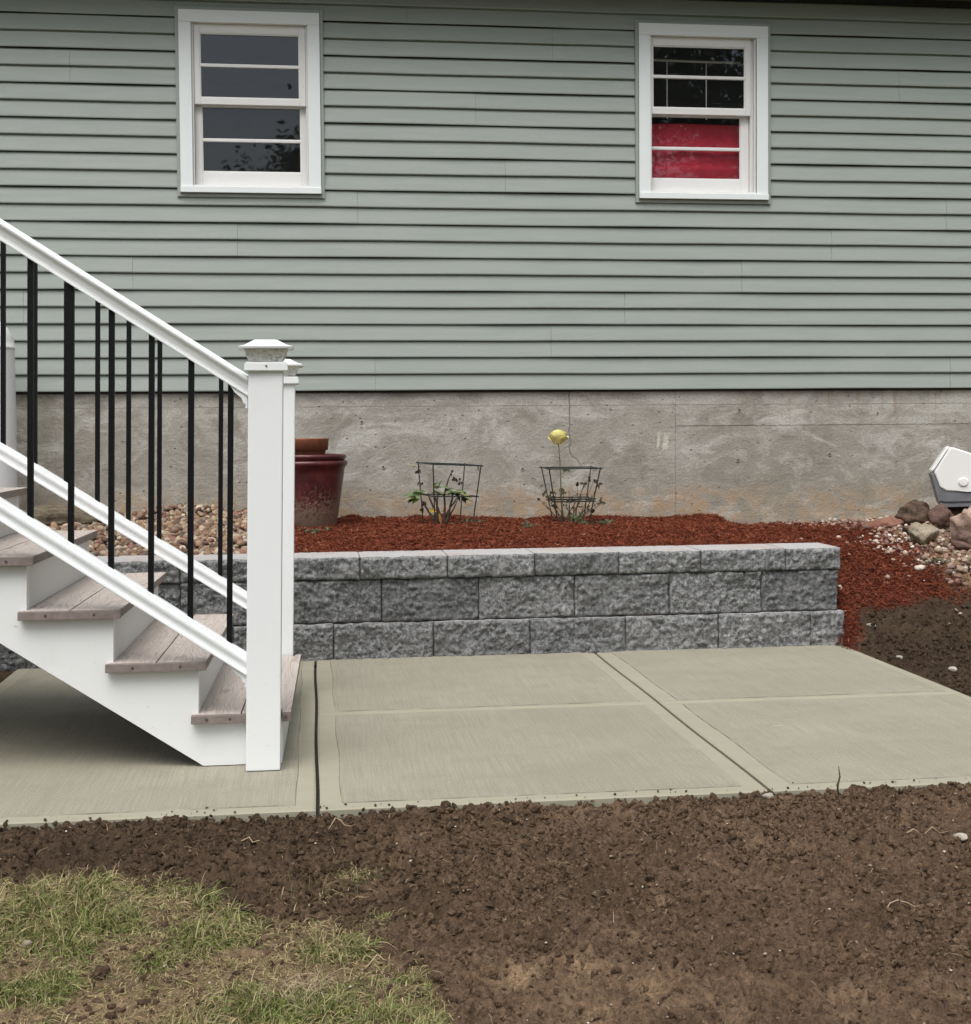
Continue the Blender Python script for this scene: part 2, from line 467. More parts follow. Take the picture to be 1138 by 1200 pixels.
def M_pot():
    t = NT("burgundy_glaze")
    P = t.co(); s = t.sep(P); n = t.noise(P, 9, 6, 0.65); f = t.noise(P, 70, 4, 0.65)
    c = t.mix(t.ramp(n, 0.35, 0.7), (0.048, 0.011, 0.013), (0.105, 0.024, 0.024))
    z = t.math('ADD', s[2], t.math('MULTIPLY', t.math('SUBTRACT', f, 0.5), 0.55))
    z = t.math('ADD', z, t.math('MULTIPLY', t.math('SUBTRACT', n, 0.5), 0.12))
    w = t.ramp(z, 0.70, 0.50)
    c = t.mix(t.math('MULTIPLY', w, 0.9), c, (0.27, 0.195, 0.140))
    sc = t.math('MULTIPLY', t.ramp(f, 0.62, 0.72), t.ramp(n, 0.5, 0.65))
    c = t.mix(t.math('MULTIPLY', sc, 0.5), c, (0.32, 0.22, 0.2))
    t.color(c); t.rough(t.ramp(w, 0.0, 1.0, 0.32, 0.9)); t.bump(f, 0.12, 0.004); return t.m

def M_glass(name, ior=1.72):
    t = NT(name); n = t.n
    n.remove(t.b)
    gl = n.new("ShaderNodeBsdfGlossy"); gl.inputs["Roughness"].default_value = 0.015
    gl.inputs["Color"].default_value = (0.84, 0.92, 1.0, 1)
    tr = n.new("ShaderNodeBsdfTransparent"); tr.inputs[0].default_value = (0.985, 0.99, 0.985, 1)
    fr = n.new("ShaderNodeFresnel"); fr.inputs[0].default_value = ior
    mx = n.new("ShaderNodeMixShader")
    t.lk(t.math('MULTIPLY', fr.outputs[0], t.math('SUBTRACT', 1.0, t.geo.outputs['Backfacing'])), mx.inputs[0]); t.lk(tr.outputs[0], mx.inputs[1]); t.lk(gl.outputs[0], mx.inputs[2])
    # thin film of dust specks
    df = n.new("ShaderNodeBsdfDiffuse"); df.inputs[0].default_value = (0.6, 0.62, 0.62, 1)
    sp = t.noise(t.co(), 60, 5, 0.7); big = t.noise(t.co(), 5, 3)
    fac = t.math('ADD', t.math('MULTIPLY', t.math('MULTIPLY', t.ramp(sp, 0.66, 0.74), t.ramp(big, 0.5, 0.62)), 0.30), 0.008)
    m2 = n.new("ShaderNodeMixShader"); t.lk(fac, m2.inputs[0]); t.lk(mx.outputs[0], m2.inputs[1]); t.lk(df.outputs[0], m2.inputs[2])
    t.lk(m2.outputs[0], n["Material Output"].inputs[0]); return t.m

def M_lampglass():
    t = NT("pressed_clear_glass"); n = t.n
    t.color((0.93, 0.93, 0.88)); t.rough(0.10); v = t.vor(t.co(), 60.0); t.bump(v, 0.8, 0.008)
    tr = n.new("ShaderNodeBsdfTransparent"); tr.inputs[0].default_value = (0.97, 0.97, 0.95, 1)
    tl = n.new("ShaderNodeBsdfTranslucent"); tl.inputs[0].default_value = (0.9, 0.9, 0.86, 1)
    m0 = n.new("ShaderNodeMixShader"); m0.inputs[0].default_value = 0.5; t.lk(tr.outputs[0], m0.inputs[1]); t.lk(tl.outputs[0], m0.inputs[2])
    tr = m0
    mx = n.new("ShaderNodeMixShader"); t.lk(t.ramp(v, 0.2, 0.6, 0.45, 0.80), mx.inputs[0])
    t.lk(tr.outputs[0], mx.inputs[1]); t.lk(t.b.outputs[0], mx.inputs[2]); t.lk(mx.outputs[0], n["Material Output"].inputs[0]); return t.m

mSid, mWhite, mFound = M_siding(), M_white(), M_foundation()
mWood = M_white("white_painted_wood", (0.765, 0.785, 0.79), 0.22, 0.5)
mRiser = M_white("white_riser_board", (0.70, 0.705, 0.665), 0.22, 0.5)
mTrim = M_white("white_window_trim", (0.775, 0.825, 0.83), 0.08, 0.4)
mSash = M_white("white_sash", (0.76, 0.76, 0.75), 0.15, 0.4)
mBlock, mTop = M_block(), M_blocktop()
mPat, mBand = M_patio(), M_patio(True)
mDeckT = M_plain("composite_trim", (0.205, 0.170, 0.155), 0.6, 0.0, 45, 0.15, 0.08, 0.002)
mRidge = M_plain("trowel_ridge", (0.215, 0.200, 0.155), 0.9, 0.0, 9, 0.45, 0.3, 0.003)
mDeck, mDeckE = M_deck(), M_deck(True)
mBlack = M_plain("black_aluminium", (0.0045, 0.005, 0.006), 0.5, 0.0, 80, 0.3, 0.03)
mBlack.node_tree.nodes["Principled BSDF"].inputs["Specular IOR Level"].default_value = 0.18
mDirt = M_vcol("loose_dark_soil", 0.97, 60, 0.60, 1.0, 0.012)
mClod = M_vcol("soil_clod", 0.97, 110, 0.5, 0.9, 0.006)
mMulch = M_vcol("red_dyed_mulch", 0.9, 120, 0.40, 0.4, 0.004)
mPebble = M_vcol("river_pebble", 0.75, 60, 0.30, 0.2, 0.003, spec=0.3)
mGrass = M_vcol("grass_blade", 0.6, 30, 0.2, 0.0, 0.0, trans=0.25, spec=0.3)
mLeaf = M_vcol("rose_leaf", 0.5, 60, 0.25, 0.1, 0.003, trans=0.2, spec=0.35)
mPotG = M_pot()
mTerra = M_plain("terracotta", (0.30, 0.105, 0.055), 0.75, 0.0, 25, 0.2, 0.1)
mWire = M_plain("dark_green_wire", (0.018, 0.024, 0.022), 0.5, 0.0, 40, 0.3, 0.05)
mStem = M_plain("rose_stem", (0.060, 0.038, 0.026), 0.8, 0.0, 60, 0.4, 0.3)
mStemG = M_plain("green_stem", (0.10, 0.12, 0.05), 0.7, 0.0, 60, 0.3, 0.1)
mPetal = M_plain("yellow_petal", (0.95, 0.87, 0.36), 0.6, 0.0, 30, 0.12, 0.05)
mSteel = M_plain("screw_steel", (0.12, 0.10, 0.088), 0.4, 0.5, 100, 0.2, 0.02)
mDark = M_plain("dark_void", (0.03, 0.03, 0.032), 0.9)
mRoom = M_plain("dim_room_wall", (0.10, 0.105, 0.11), 0.9, 0.0, 5, 0.1)
mRed = M_plain("red_cloth", (0.72, 0.026, 0.075), 0.75, 0.0, 18, 0.10, 0.1)
mGlass = M_glass("window_glass")
mLampG = M_lampglass()
mTank = M_white("white_tank_paint", (0.76, 0.78, 0.79), 0.12, 0.35)
mSoffit = M_plain("brown_soffit", (0.10, 0.085, 0.07), 0.7)
mShingle = M_plain("roof_shingle", (0.09, 0.085, 0.08), 0.95, 0.0, 40, 0.4, 0.5)
mCoolW = M_white("white_cooler_plastic", (0.78, 0.79, 0.78), 0.20, 0.45)
mCoolG = M_plain("grey_cooler_plastic", (0.155, 0.160, 0.175), 0.45, 0.0, 14, 0.15, 0.05)
mJoint = M_plain("joint_gap", (0.045, 0.042, 0.036), 0.95, 0.0, 60, 0.3, 0.2)

# ------------------------------------------------------------------ terrain height
HX, HY = 8.41, 8.44      # siding face, foundation face
def ground_h(x, y):
    x = np.asarray(x, float); y = np.asarray(y, float)
    front = -0.006 - 0.143 * np.clip(3.75 - y, 0, 4.6)
    z = np.where(y < 3.75, front, -0.012 - 0.0)
    right = sstep(2.44, 2.53, x)
    ramp = 0.42 * np.clip((y - 5.86) / 1.55, 0, 1) - 0.05 * np.exp(-((y - 7.5) / 0.25) ** 2)
    ramp = ramp + 0.05 * sstep(3.0, 4.2, x) * np.clip((y - 5.0) / 2, 0, 1)
    z = z + right * (ramp + 0.0 + 0.16 * np.exp(-((x - 2.5) / 0.10) ** 2) * np.exp(-((y - 6.42) / 0.22) ** 2)) * (y > 3.0) * sstep(3.6, 4.3, y)
    return z

# ------------------------------------------------------------------ ground sheet (soil)
def spaced(*segs):
    out = []
    for a, b, s in segs:
        out.append(np.arange(a, b - 1e-6, s))
    out.append(np.array([segs[-1][1]])); return np.concatenate(out)
gx = spaced((-60, -6, 9), (-6, -3, 0.5), (-3, -0.95, 0.04), (-0.95, 2.0, 0.0055), (2.0, 4.4, 0.02), (4.4, 8, 0.4), (8, 62, 9))
gy = spaced((-60, -6, 9), (-6, 1.9, 0.4), (1.9, 2.5, 0.03), (2.5, 3.86, 0.0055), (3.86, 5.6, 0.04), (5.6, 8.5, 0.02), (8.5, 12, 0.7), (12, 60, 8))
GX, GY = np.meshgrid(gx, gy)
near = sstep(-1.6, -1.2, GX) * sstep(2.2, 2.5, GY)
yb_x = [-3, -0.95, -0.77, -0.70, -0.51, -0.38, -0.25, -0.15, -0.09, 0.03, 0.11, 0.16, 0.23, 0.26, 0.30, 0.45, 3]
yb_y = [3.36, 3.36, 3.37, 3.42, 3.40, 3.36, 3.29, 3.21, 3.15, 3.16, 3.05, 2.97, 2.88, 2.70, 2.30, 1.60, 1.0]
def turf(x, y):
    """>0 inside the remaining turf"""
    x = np.asarray(x, float); y = np.asarray(y, float)
    d = np.interp(x, yb_x, yb_y) - y + 0.085 * fbm(x * 11, y * 11, octv=4, seed=5)
    for px, py, pr in ((0.085, 3.345, 0.055), (0.13, 3.13, 0.045), (0.02, 3.24, 0.03)):
        d = np.maximum(d, (pr - np.hypot((x - px), (y - py) * 1.3)) * 1.0)
    return d
def soil_relief(x, y):
    a = fbm(x * 7, y * 7, octv=3, seed=1) * 0.013
    b = np.abs(fbm(x * 24, y * 24, octv=3, seed=2))
    c = fbm(x * 62, y * 62, octv=2, seed=3)
    return a * 1.3 + (b * 0.036 - 0.010) + np.maximum(c, -0.25) * 0.014 - 0.010 * sstep(0.25, 0.6, fbm(x * 38 + 4, y * 38, octv=2, seed=4))
tf = sstep(-0.02, 0.06, turf(GX, GY))
GZ = ground_h(GX, GY)
rel = soil_relief(GX, GY)
smoothdry = sstep(0.1, 0.5, fbm(GX * 2.2 + 3, GY * 3.0, octv=2, seed=9)) * sstep(3.15, 2.85, GY)
rel = rel * (1 - 0.55 * smoothdry)
rel_t = fbm(GX * 12, GY * 12, octv=3, seed=6) * 0.014
fade = np.where((np.abs(GX) < 6) & (GY > -2) & (GY < 9), 1.0, 0.0)
GZ = GZ + fade * (rel * (1 - tf) + rel_t * tf)
# soil pushed up against the front edge of the slab, but never over it
edge = np.exp(-((3.75 - GY) / 0.035) ** 2) * (GY < 3.80)
GZ = np.where((GY > 3.735) & (GY < 6.3) & (GX > -1.30) & (GX < 2.50), -0.13, GZ)
GZ = np.where((GY > 6.2) & (GX < 2.44), -0.13, GZ)
# colours: soil, drier soil, dry turf ground, mulch spill, gravelly subsoil on the right
n0 = fbm(GX * 3, GY * 3, octv=4, seed=21)[..., None]
n1 = fbm(GX * 14, GY * 14, octv=3, seed=22)[..., None]
left_dark = 1 - 0.34 * (sstep(0.75, -0.10, GX + 0.25 * fbm(GX * 3, GY * 3, octv=2, seed=25)) * sstep(3.02, 3.22, GY))[..., None]  # soil colour darker towards the left and the slab edge
soil = np.array([0.116, 0.077, 0.049]) * left_dark * (1 + 0.30 * fbm(GX * 4.5 + 7, GY * 7, octv=3, seed=27))[..., None] * (1 + 0.18 * n0 + 0.25 * n1)
dry = np.array([0.235, 0.160, 0.098]) * (1 + 0.2 * n1)
dm = np.zeros_like(GX)
for px, py, sx, sy, k in ((0.50, 2.88, 0.15, 0.07, .9), (0.74, 2.80, 0.22, 0.07, .6), (0.70, 3.02, 0.10, 0.035, .35), (-0.44, 2.83, 0.20, 0.06, .9),
                          (-0.16, 3.03, 0.06, 0.07, .9), (0.62, 2.72, 0.4, 0.07, .55), (1.2, 2.7, 0.3, 0.07, .3), (0.10, 3.30, 0.12, 0.06, .3)):
    dm = np.maximum(dm, k * np.exp(-(((GX - px) / sx) ** 2 + ((GY - py) / sy) ** 2)))
dm = np.clip(dm * (1.0 + 0.9 * n1[..., 0]), 0, 1)[..., None]
turfc = np.array([0.205, 0.150, 0.088]) * (1 + 0.35 * n1)
gc = soil * (1 - dm) + dry * dm
gc = gc * (1 - tf[..., None] * 0.75) + turfc * tf[..., None] * 0.75
def mulch_zone(x, y):
    lim = 6.43 + 0.10 * (x - 2.6) + 0.16 * fbm(x * 6, y * 6, octv=4, seed=31)
    lim = np.where(x < 2.66, lim - 0.42 * sstep(2.66, 2.50, x), lim)
    return sstep(-0.10, 0.10, y - lim) * (x > 2.44) * (1 - sstep(3.15, 3.45, x + 0.10 * fbm(x * 6, y * 6, octv=3, seed=33) - 0.35 * (y - 7.0) * 0.2))
mz = mulch_zone(GX, GY)[..., None]
gc = gc * (1 - mz) + np.array([0.105, 0.026, 0.015]) * (1 + 0.3 * n1) * mz
moist = (sstep(2.40, 2.55, GX) * sstep(4.0, 4.8, GY))[..., None]
gc = gc * (1 - 0.52 * moist * (1 - mz))
sub = (sstep(3.0, 3.4, GX + 0.1 * n1[..., 0]) * sstep(6.45, 6.75, GY))[..., None] * (1 - mz)
gc = gc * (1 - sub) + np.array([0.24, 0.155, 0.095]) * (1 + 0.3 * n1) * sub
far_grass = ((np.abs(GX) > 5.5) | (GY < 1.2)).astype(float)[..., None]
gc = gc * (1 - far_grass) + np.array([0.09, 0.10, 0.045]) * far_grass
ny, nx = GX.shape
idx = np.arange(nx * ny).reshape(ny, nx)
q = np.stack([idx[:-1, :-1], idx[:-1, 1:], idx[1:, 1:], idx[1:, :-1]], -1)
cxm = (GX[:-1, :-1] + GX[1:, 1:]) / 2; cym = (GY[:-1, :-1] + GY[1:, 1:]) / 2
keep = ~((cxm > -1.20) & (cxm < 2.42) & (cym > 3.86) & (cym < 8.3))
q = q[keep]
used = np.zeros(nx * ny, bool); used[q.ravel()] = True
remap = np.cumsum(used) - 1
gv = np.stack([GX, GY, GZ], -1).reshape(-1, 3)[used]
me = raw_mesh("ground", gv, 4, remap[q.ravel()], True, np.clip(gc.reshape(-1, 3)[used], 0.005, 1))
ground = link_mesh("ground", me, mDirt); setp(ground, kind="structure")
ground["label"] = "bare dark brown soil yard sloping away from the patio"
def gz(x, y):
    x = np.asarray(x, float); y = np.asarray(y, float)
    t_ = sstep(-0.02, 0.06, turf(x, y))
    return ground_h(x, y) + soil_relief(x, y) * (1 - t_) + fbm(x * 12, y * 12, octv=3, seed=6) * 0.014 * t_

# ------------------------------------------------------------------ scatter machinery
def ico(sub):
    bm = bmesh.new(); bmesh.ops.create_icosphere(bm, subdivisions=sub, radius=1.0)
    bm.verts.ensure_lookup_table()
    v = np.array([p.co[:] for p in bm.verts]); f = np.array([[p.index for p in fc.verts] for fc in bm.faces]); bm.free()
    return v, f
def rotmats(n, tilt=math.pi):
    a = rng.uniform(0, 2 * math.pi, n); b = rng.normal(0, tilt, n); c = rng.normal(0, tilt, n)
    ca, sa, cb, sb, cc, sc = np.cos(a), np.sin(a), np.cos(b), np.sin(b), np.cos(c), np.sin(c)
    Rz = np.zeros((n, 3, 3)); Rz[:, 0, 0] = ca; Rz[:, 0, 1] = -sa; Rz[:, 1, 0] = sa; Rz[:, 1, 1] = ca; Rz[:, 2, 2] = 1
    Rx = np.zeros((n, 3, 3)); Rx[:, 0, 0] = 1; Rx[:, 1, 1] = cb; Rx[:, 1, 2] = -sb; Rx[:, 2, 1] = sb; Rx[:, 2, 2] = cb
    Ry = np.zeros((n, 3, 3)); Ry[:, 1, 1] = 1; Ry[:, 0, 0] = cc; Ry[:, 0, 2] = sc; Ry[:, 2, 0] = -sc; Ry[:, 2, 2] = cc
    return Rz @ Rx @ Ry
def scatter(name, tv, tf_, pos, scl, cols, mat, tilt=0.5, jitter=0.18, smooth=True, label=None, kind="stuff", parent=None, R=None):
    n, k = len(pos), len(tv)
    if R is None: R = rotmats(n, tilt)
    V = tv[None] * (1 + jitter * rng.normal(0, 1, (n, k, 1))) * scl[:, None, :]
    V = np.einsum('nij,nkj->nki', R, V) + pos[:, None, :]
    F = (tf_[None] + (np.arange(n) * k)[:, None, None]).reshape(-1)
    C = np.repeat(cols, k, 0)
    m = raw_mesh(name, V.reshape(-1, 3), tf_.shape[1], F, smooth, np.clip(C, 0.003, 1))
    o = link_mesh(name, m, mat, parent)
    setp(o, label, None, None, kind); return o
ICO1, ICO2 = ico(1), ico(2)

# ------------------------------------------------------------------ patio
patio = setp(bpy.data.objects.new("patio", None), "broom finished concrete patio with cut joints", None, None, "structure")
COL.objects.link(patio)
bm = bmesh.new(); box(bm, -1.295, 2.495, 3.765, 6.30, -0.115, -0.035)
obj("joint_bed", bm, mJoint, patio)
def slab(x0, x1, y0, y1, bl, br, bf, bb, wob=0.0):
    """slab with a troweled border of the given widths (left, right, front, back), slightly lower than the broomed field"""
    bm = bmesh.new()
    n = 14
    def line(y, a, b): return None
    xs = [x0, x0 + 0.006, x0 + max(bl, 0.012), x0 + max(bl, 0.012) + .0022, x1 - max(br, 0.012) - .0022, x1 - max(br, 0.012), x1 - 0.006, x1]
    fa, fb = y0 + max(bf, 0.012), y1 - max(bb, 0.012)
    ysn = [y0, y0 + 0.006, fa, fa + .0022] + list(np.linspace(fa, fb, n)[1:-1]) + [fb - .0022, fb, y1 - 0.006, y1]
    G = []
    for j, y in enumerate(ysn):
        row = []
        for i, x in enumerate(xs):
            z = 0.0
            if i in (0, 7) or j in (0, len(ysn) - 1): z = -0.006
            elif i in (1, 2, 5, 6) or j in (1, 2, len(ysn) - 3, len(ysn) - 2): z = -0.0026
            w = 0.0
            if i in (0, 1) and x0 > -1.2: w = wob * math.sin(y * 5 + 0.6)
            if i in (6, 7): w = wob * math.sin(y * 5 + 0.6)
            if i in (2, 3, 4, 5): w = 0.003 * math.sin(y * 9 + (i > 3))
            row.append(bm.verts.new((x + w, y, z)))
        G.append(row)
    for j in range(len(ysn) - 1):
        for i in range(7):
            f = bm.faces.new((G[j][i], G[j][i+1], G[j+1][i+1], G[j+1][i]))
            inside = i == 3 and 3 <= j < len(ysn) - 4
            ridge = (i in (2, 4) and 2 <= j < len(ysn) - 3) or (j in (2, len(ysn) - 4) and 2 <= i <= 4)
            f.material_index = 0 if inside else (2 if ridge else 1)
    per = [G[0][i] for i in range(8)] + [G[j][7] for j in range(1, len(ysn))] + [G[-1][i] for i in range(6, -1, -1)] + [G[j][0] for j in range(len(ysn) - 2, 0, -1)]
    low = [bm.verts.new((v.co.x, v.co.y, -0.11)) for v in per]
    for k in range(len(per)):
        f = bm.faces.new((per[k], low[k], low[(k+1) % len(per)], per[(k+1) % len(per)])); f.material_index = 1
    return obj("concrete_slab", bm, [mPat, mBand, mRidge], patio)
g = 0.0055
slab(-1.31, -g, 3.75, 6.22, 0.06, 0.052, 0.052, 0.02, 0.002)
slab(g, 1.292 - g, 3.75, 5.020 - 0.0015, 0.062, 0.06, 0.055, 0.035, 0.002)
slab(g, 1.292 - g, 5.020 + 0.0015, 6.235, 0.062, 0.06, 0.035, 0.02, 0.002)
slab(1.292 + g, 2.50, 3.75, 5.020 - 0.0015, 0.07, 0.05, 0.055, 0.035, 0.002)
slab(1.292 + g, 2.50, 5.020 + 0.0015, 6.235, 0.07, 0.05, 0.035, 0.02, 0.002)

# ------------------------------------------------------------------ mulch bed ground behind the wall
def bed_h(x, y):
    x = np.asarray(x, float); y = np.asarray(y, float)
    z = 0.442 + 0.030 * sstep(6.5, 7.3, y) + 0.022 * fbm(x * 3, y * 3, octv=3, seed=41) + 0.012 * fbm(x * 13, y * 13, octv=2, seed=42) + 0.010 * np.abs(fbm(x * 34, y * 34, octv=2, seed=46))
    z = z - 0.02 * sstep(1.4, 2.4, x) + 0.030 * np.exp(-((y - 8.30) / 0.14) ** 2) * (0.6 + fbm(x * 4.5, y * 0, octv=2, seed=43))
    z = np.where(x < -0.1, z + 0.03 * sstep(6.6, 8.2, y), z)
    z = z - 0.40 * sstep(2.53, 2.56, x)
    return z
bx = spaced((-4.0, -2.0, 0.25), (-2.0, 2.54, 0.022)); by = spaced((6.50, 8.46, 0.020))
BX, BY = np.meshgrid(bx, by); BZ = bed_h(BX, BY)
nb = fbm(BX * 14, BY * 14, octv=3, seed=44)[..., None]
peb = sstep(-0.14, -0.24, BX + 0.06 * nb[..., 0])[..., None]
bc = np.array([0.105, 0.026, 0.015]) * (1 + 0.3 * nb) * (1 - peb) + np.array([0.10, 0.07, 0.05]) * peb
ib = np.arange(BX.size).reshape(BX.shape)
qb = np.stack([ib[:-1, :-1], ib[:-1, 1:], ib[1:, 1:], ib[1:, :-1]], -1).reshape(-1)
bed = link_mesh("planting_bed", raw_mesh("planting_bed", np.stack([BX, BY, BZ], -1).reshape(-1, 3), 4, qb, True, bc.reshape(-1, 3)), mMulch)
setp(bed, "raised planting bed behind the grey block wall", None, None, "structure")

# mulch chips
def mulch_chips(n, x0, x1, y0, y1, hfun, accept):
    x = rng.uniform(x0, x1, n); y = rng.uniform(y0, y1, n); k = accept(x, y); x, y = x[k], y[k]; n = len(x)
    L = rng.gamma(1.8, 0.0045, n) + 0.0035; Wd = rng.uniform(0.0016, 0.0045, n); T = rng.uniform(0.0012, 0.0030, n)
    pos = np.stack([x, y, hfun(x, y) + rng.uniform(0.0, 0.018, n)], -1)
    base = np.array([[0.185, 0.050, 0.024], [0.138, 0.036, 0.018], [0.075, 0.019, 0.011], [0.205, 0.064, 0.036], [0.27, 0.14, 0.09]])
    c = base[rng.choice(5, n, p=[.36, .33, .18, .11, .02])] * rng.uniform(0.75, 1.25, (n, 1))
    return pos, np.stack([L, Wd, T], -1), c
CHV = np.array([[-1, 0, 0], [0.1, -1, .2], [1, .1, .2], [-.1, 1, -.1], [.1, 0, 1], [0, .1, -1]], float)
CHF = np.array([[0, 1, 4], [1, 2, 4], [2, 3, 4], [3, 0, 4], [1, 0, 5], [2, 1, 5], [3, 2, 5], [0, 3, 5]])
p1, s1, c1 = mulch_chips(62000, -0.26, 2.54, 6.50, 8.42, bed_h, lambda x, y: (x > -0.18 + 0.05 * fbm(x * 9, y * 9, octv=2, seed=3)) & (x < 2.53))
p2, s2, c2 = mulch_chips(44000, 2.46, 3.7, 5.95, 8.40, gz, lambda x, y: (mulch_zone(x, y) > rng.uniform(0.1, 0.9, len(x))) )
scatter("mulch_chips", CHV, CHF, np.concatenate([p1, p2]), np.concatenate([s1, s2]), np.concatenate([c1, c2]), mMulch, 0.38, 0.12, False,
        "shredded red brown bark mulch over the planting bed")

# pebbles: left end of the bed, and pale gravel by the house on the right
def pebbles(name, n, sampler, hfun, size, palette, w, label, squash=0.62):
    x, y = sampler(n); n = len(x)
    r = rng.uniform(size[0], size[1], n) * rng.uniform(0.75, 1.3, n)
    pos = np.stack([x, y, hfun(x, y) + r * 0.35 + rng.uniform(0, 0.012, n)], -1)
    scl = np.stack([r * rng.uniform(0.85, 1.35, n), r * rng.uniform(0.7, 1.05, n), r * rng.uniform(squash - .15, squash + .15, n)], -1)
    pal = np.array(palette); c = pal[rng.choice(len(pal), n, p=w)] * rng.uniform(0.75, 1.25, (n, 1))
    return scatter(name, ICO2[0], ICO2[1], pos, scl, c, mPebble, 0.6, 0.10, True, label)
pebbles("river_pebbles", 4600, lambda n: (lambda x, y: (x[x < -0.15 + 0.04 * np.sin(y[:] * 9)], y[x < -0.15 + 0.04 * np.sin(y[:] * 9)]))(rng.uniform(-1.7, -0.1, n), rng.uniform(6.50, 8.42, n)),
        lambda x, y: bed_h(x, y) + 0.02 * sstep(7.4, 8.3, y), (0.010, 0.023),
        [[0.25, 0.165, 0.105], [0.17, 0.105, 0.070], [0.32, 0.25, 0.175], [0.10, 0.065, 0.048], [0.20, 0.165, 0.13], [0.40, 0.34, 0.26], [0.19, 0.095, 0.07]],
        [.22, .2, .17, .12, .13, .07, .09], "brown river pebbles covering the bed behind the stairs")
def rg(n):
    x = rng.uniform(2.95, 4.35, n); y = rng.uniform(6.55, 8.42, n)
    den = sstep(3.05, 3.40, x + 0.25 * fbm(x * 5, y * 5, octv=2, seed=61)) * sstep(6.55, 6.95, y) + 0.9 * sstep(8.1, 8.3, y)
    k = rng.uniform(0, 1, n) < np.clip(den, 0, 1) * (0.35 + 0.6 * sstep(-0.2, 0.3, fbm(x * 7, y * 7, octv=2, seed=64)))
    return x[k], y[k]
pebbles("white_gravel", 3900, rg, gz, (0.006, 0.017),
        [[0.46, 0.40, 0.33], [0.32, 0.24, 0.18], [0.56, 0.52, 0.46], [0.23, 0.14, 0.11], [0.15, 0.105, 0.09], [0.36, 0.25, 0.19]],
        [.17, .22, .07, .22, .16, .16], "pale mixed gravel in front of the foundation at right")
def rs(n):
    x = rng.uniform(2.5, 4.0, n); y = rng.uniform(6.0, 8.3, n); return x, y
pebbles("loose_stones", 55, rs, gz, (0.006, 0.014), [[0.45, 0.38, 0.31], [0.30, 0.22, 0.17]], [.35, .65], "few loose pale stones scattered on the mulch slope")

# soil clods
def clods(n, x0, x1, y0, y1, smin, smax, pw):
    x = rng.uniform(x0, x1, n); y = rng.uniform(y0, y1, n)
    dens = 0.35 + 0.65 * sstep(-0.25, 0.35, fbm(x * 5, y * 5, octv=3, seed=71))
    dens = dens * (1 - 0.8 * sstep(0.0, 0.06, turf(x, y))) * (1 - 0.6 * sstep(2.95, 2.75, y) * (x > 0.3))
    dens = np.maximum(dens, 0.9 * ((y > 3.66) & (y < 3.76)))
    k = (rng.uniform(0, 1, n) < dens) & ~((y > 3.742) & (x > -1.33) & (x < 2.51)) & ~(mulch_zone(x, y) > 0.5)
    x, y = x[k], y[k]; n = len(x)
    r = smin + (smax - smin) * rng.uniform(0, 1, n) ** pw
    pos = np.stack([x, y, gz(x, y) + r * 0.15], -1)
    top = (y > 3.68) & (y < 3.76) & (x < 2.5); pos[top, 2] = np.minimum(pos[top, 2], -0.004)
    scl = np.stack([r * rng.uniform(0.8, 1.4, n), r * rng.uniform(0.7, 1.2, n), r * rng.uniform(0.5, 0.9, n)], -1)
    c = (1 - 0.34 * sstep(0.75, -0.10, x) * sstep(3.02, 3.22, y))[:, None] * np.array([0.116, 0.078, 0.050]) * rng.uniform(0.55, 1.35, (n, 1)) * np.where((x > 2.4) & (y > 4.2), 0.5, 1.0)[:, None]
    return pos, scl, c
A = clods(52000, -1.0, 1.95, 2.45, 3.75, 0.0016, 0.0100, 2.4)
B = clods(14000, 2.42, 3.6, 4.4, 6.95, 0.003, 0.012, 2.4)
scatter("soil_clods", ICO1[0], ICO1[1], *[np.concatenate([a, b]) for a, b in zip(A, B)], mClod, 1.2, 0.22, False, "small crumbs of dark soil lying over the yard")
A = clods(1300, -1.0, 1.95, 2.45, 3.752, 0.006, 0.019, 3.2)
ns_ = 75; xs2 = rng.uniform(-0.95, 1.9, ns_); ys2 = 3.752 + np.abs(rng.normal(0, 0.022, ns_)); r2 = 0.0010 + 0.0030 * rng.uniform(0, 1, ns_) ** 2.5
B = (np.stack([xs2, ys2, r2 * 0.3], -1), np.stack([r2 * 1.2, r2, r2 * .7], -1), np.array([0.10, 0.068, 0.045]) * rng.uniform(.7, 1.3, (ns_, 1)))
A = [np.concatenate([a, b]) for a, b in zip(A, B)]
scatter("large_clods", ICO2[0], ICO2[1], *A, mClod, 1.2, 0.17, False, "larger lumps of dark soil near the patio edge")
# tiny pale stones and straw on the soil
x = rng.uniform(-0.9, 1.9, 240); y = rng.uniform(2.5, 3.72, 240); r = rng.uniform(0.0012, 0.0030, 240) * rng.uniform(.6, 1.6, 240)
pal = np.array([[0.30, 0.235, 0.17], [0.45, 0.40, 0.33], [0.22, 0.16, 0.11]])
scatter("soil_stones", ICO2[0], ICO2[1], np.stack([x, y, gz(x, y) + 0.006], -1), np.stack([r * 1.3, r, r * .75], -1),
        pal[rng.choice(3, 240)], mPebble, 0.5, 0.08, True, "tiny pale stones sprinkled over the dark soil")

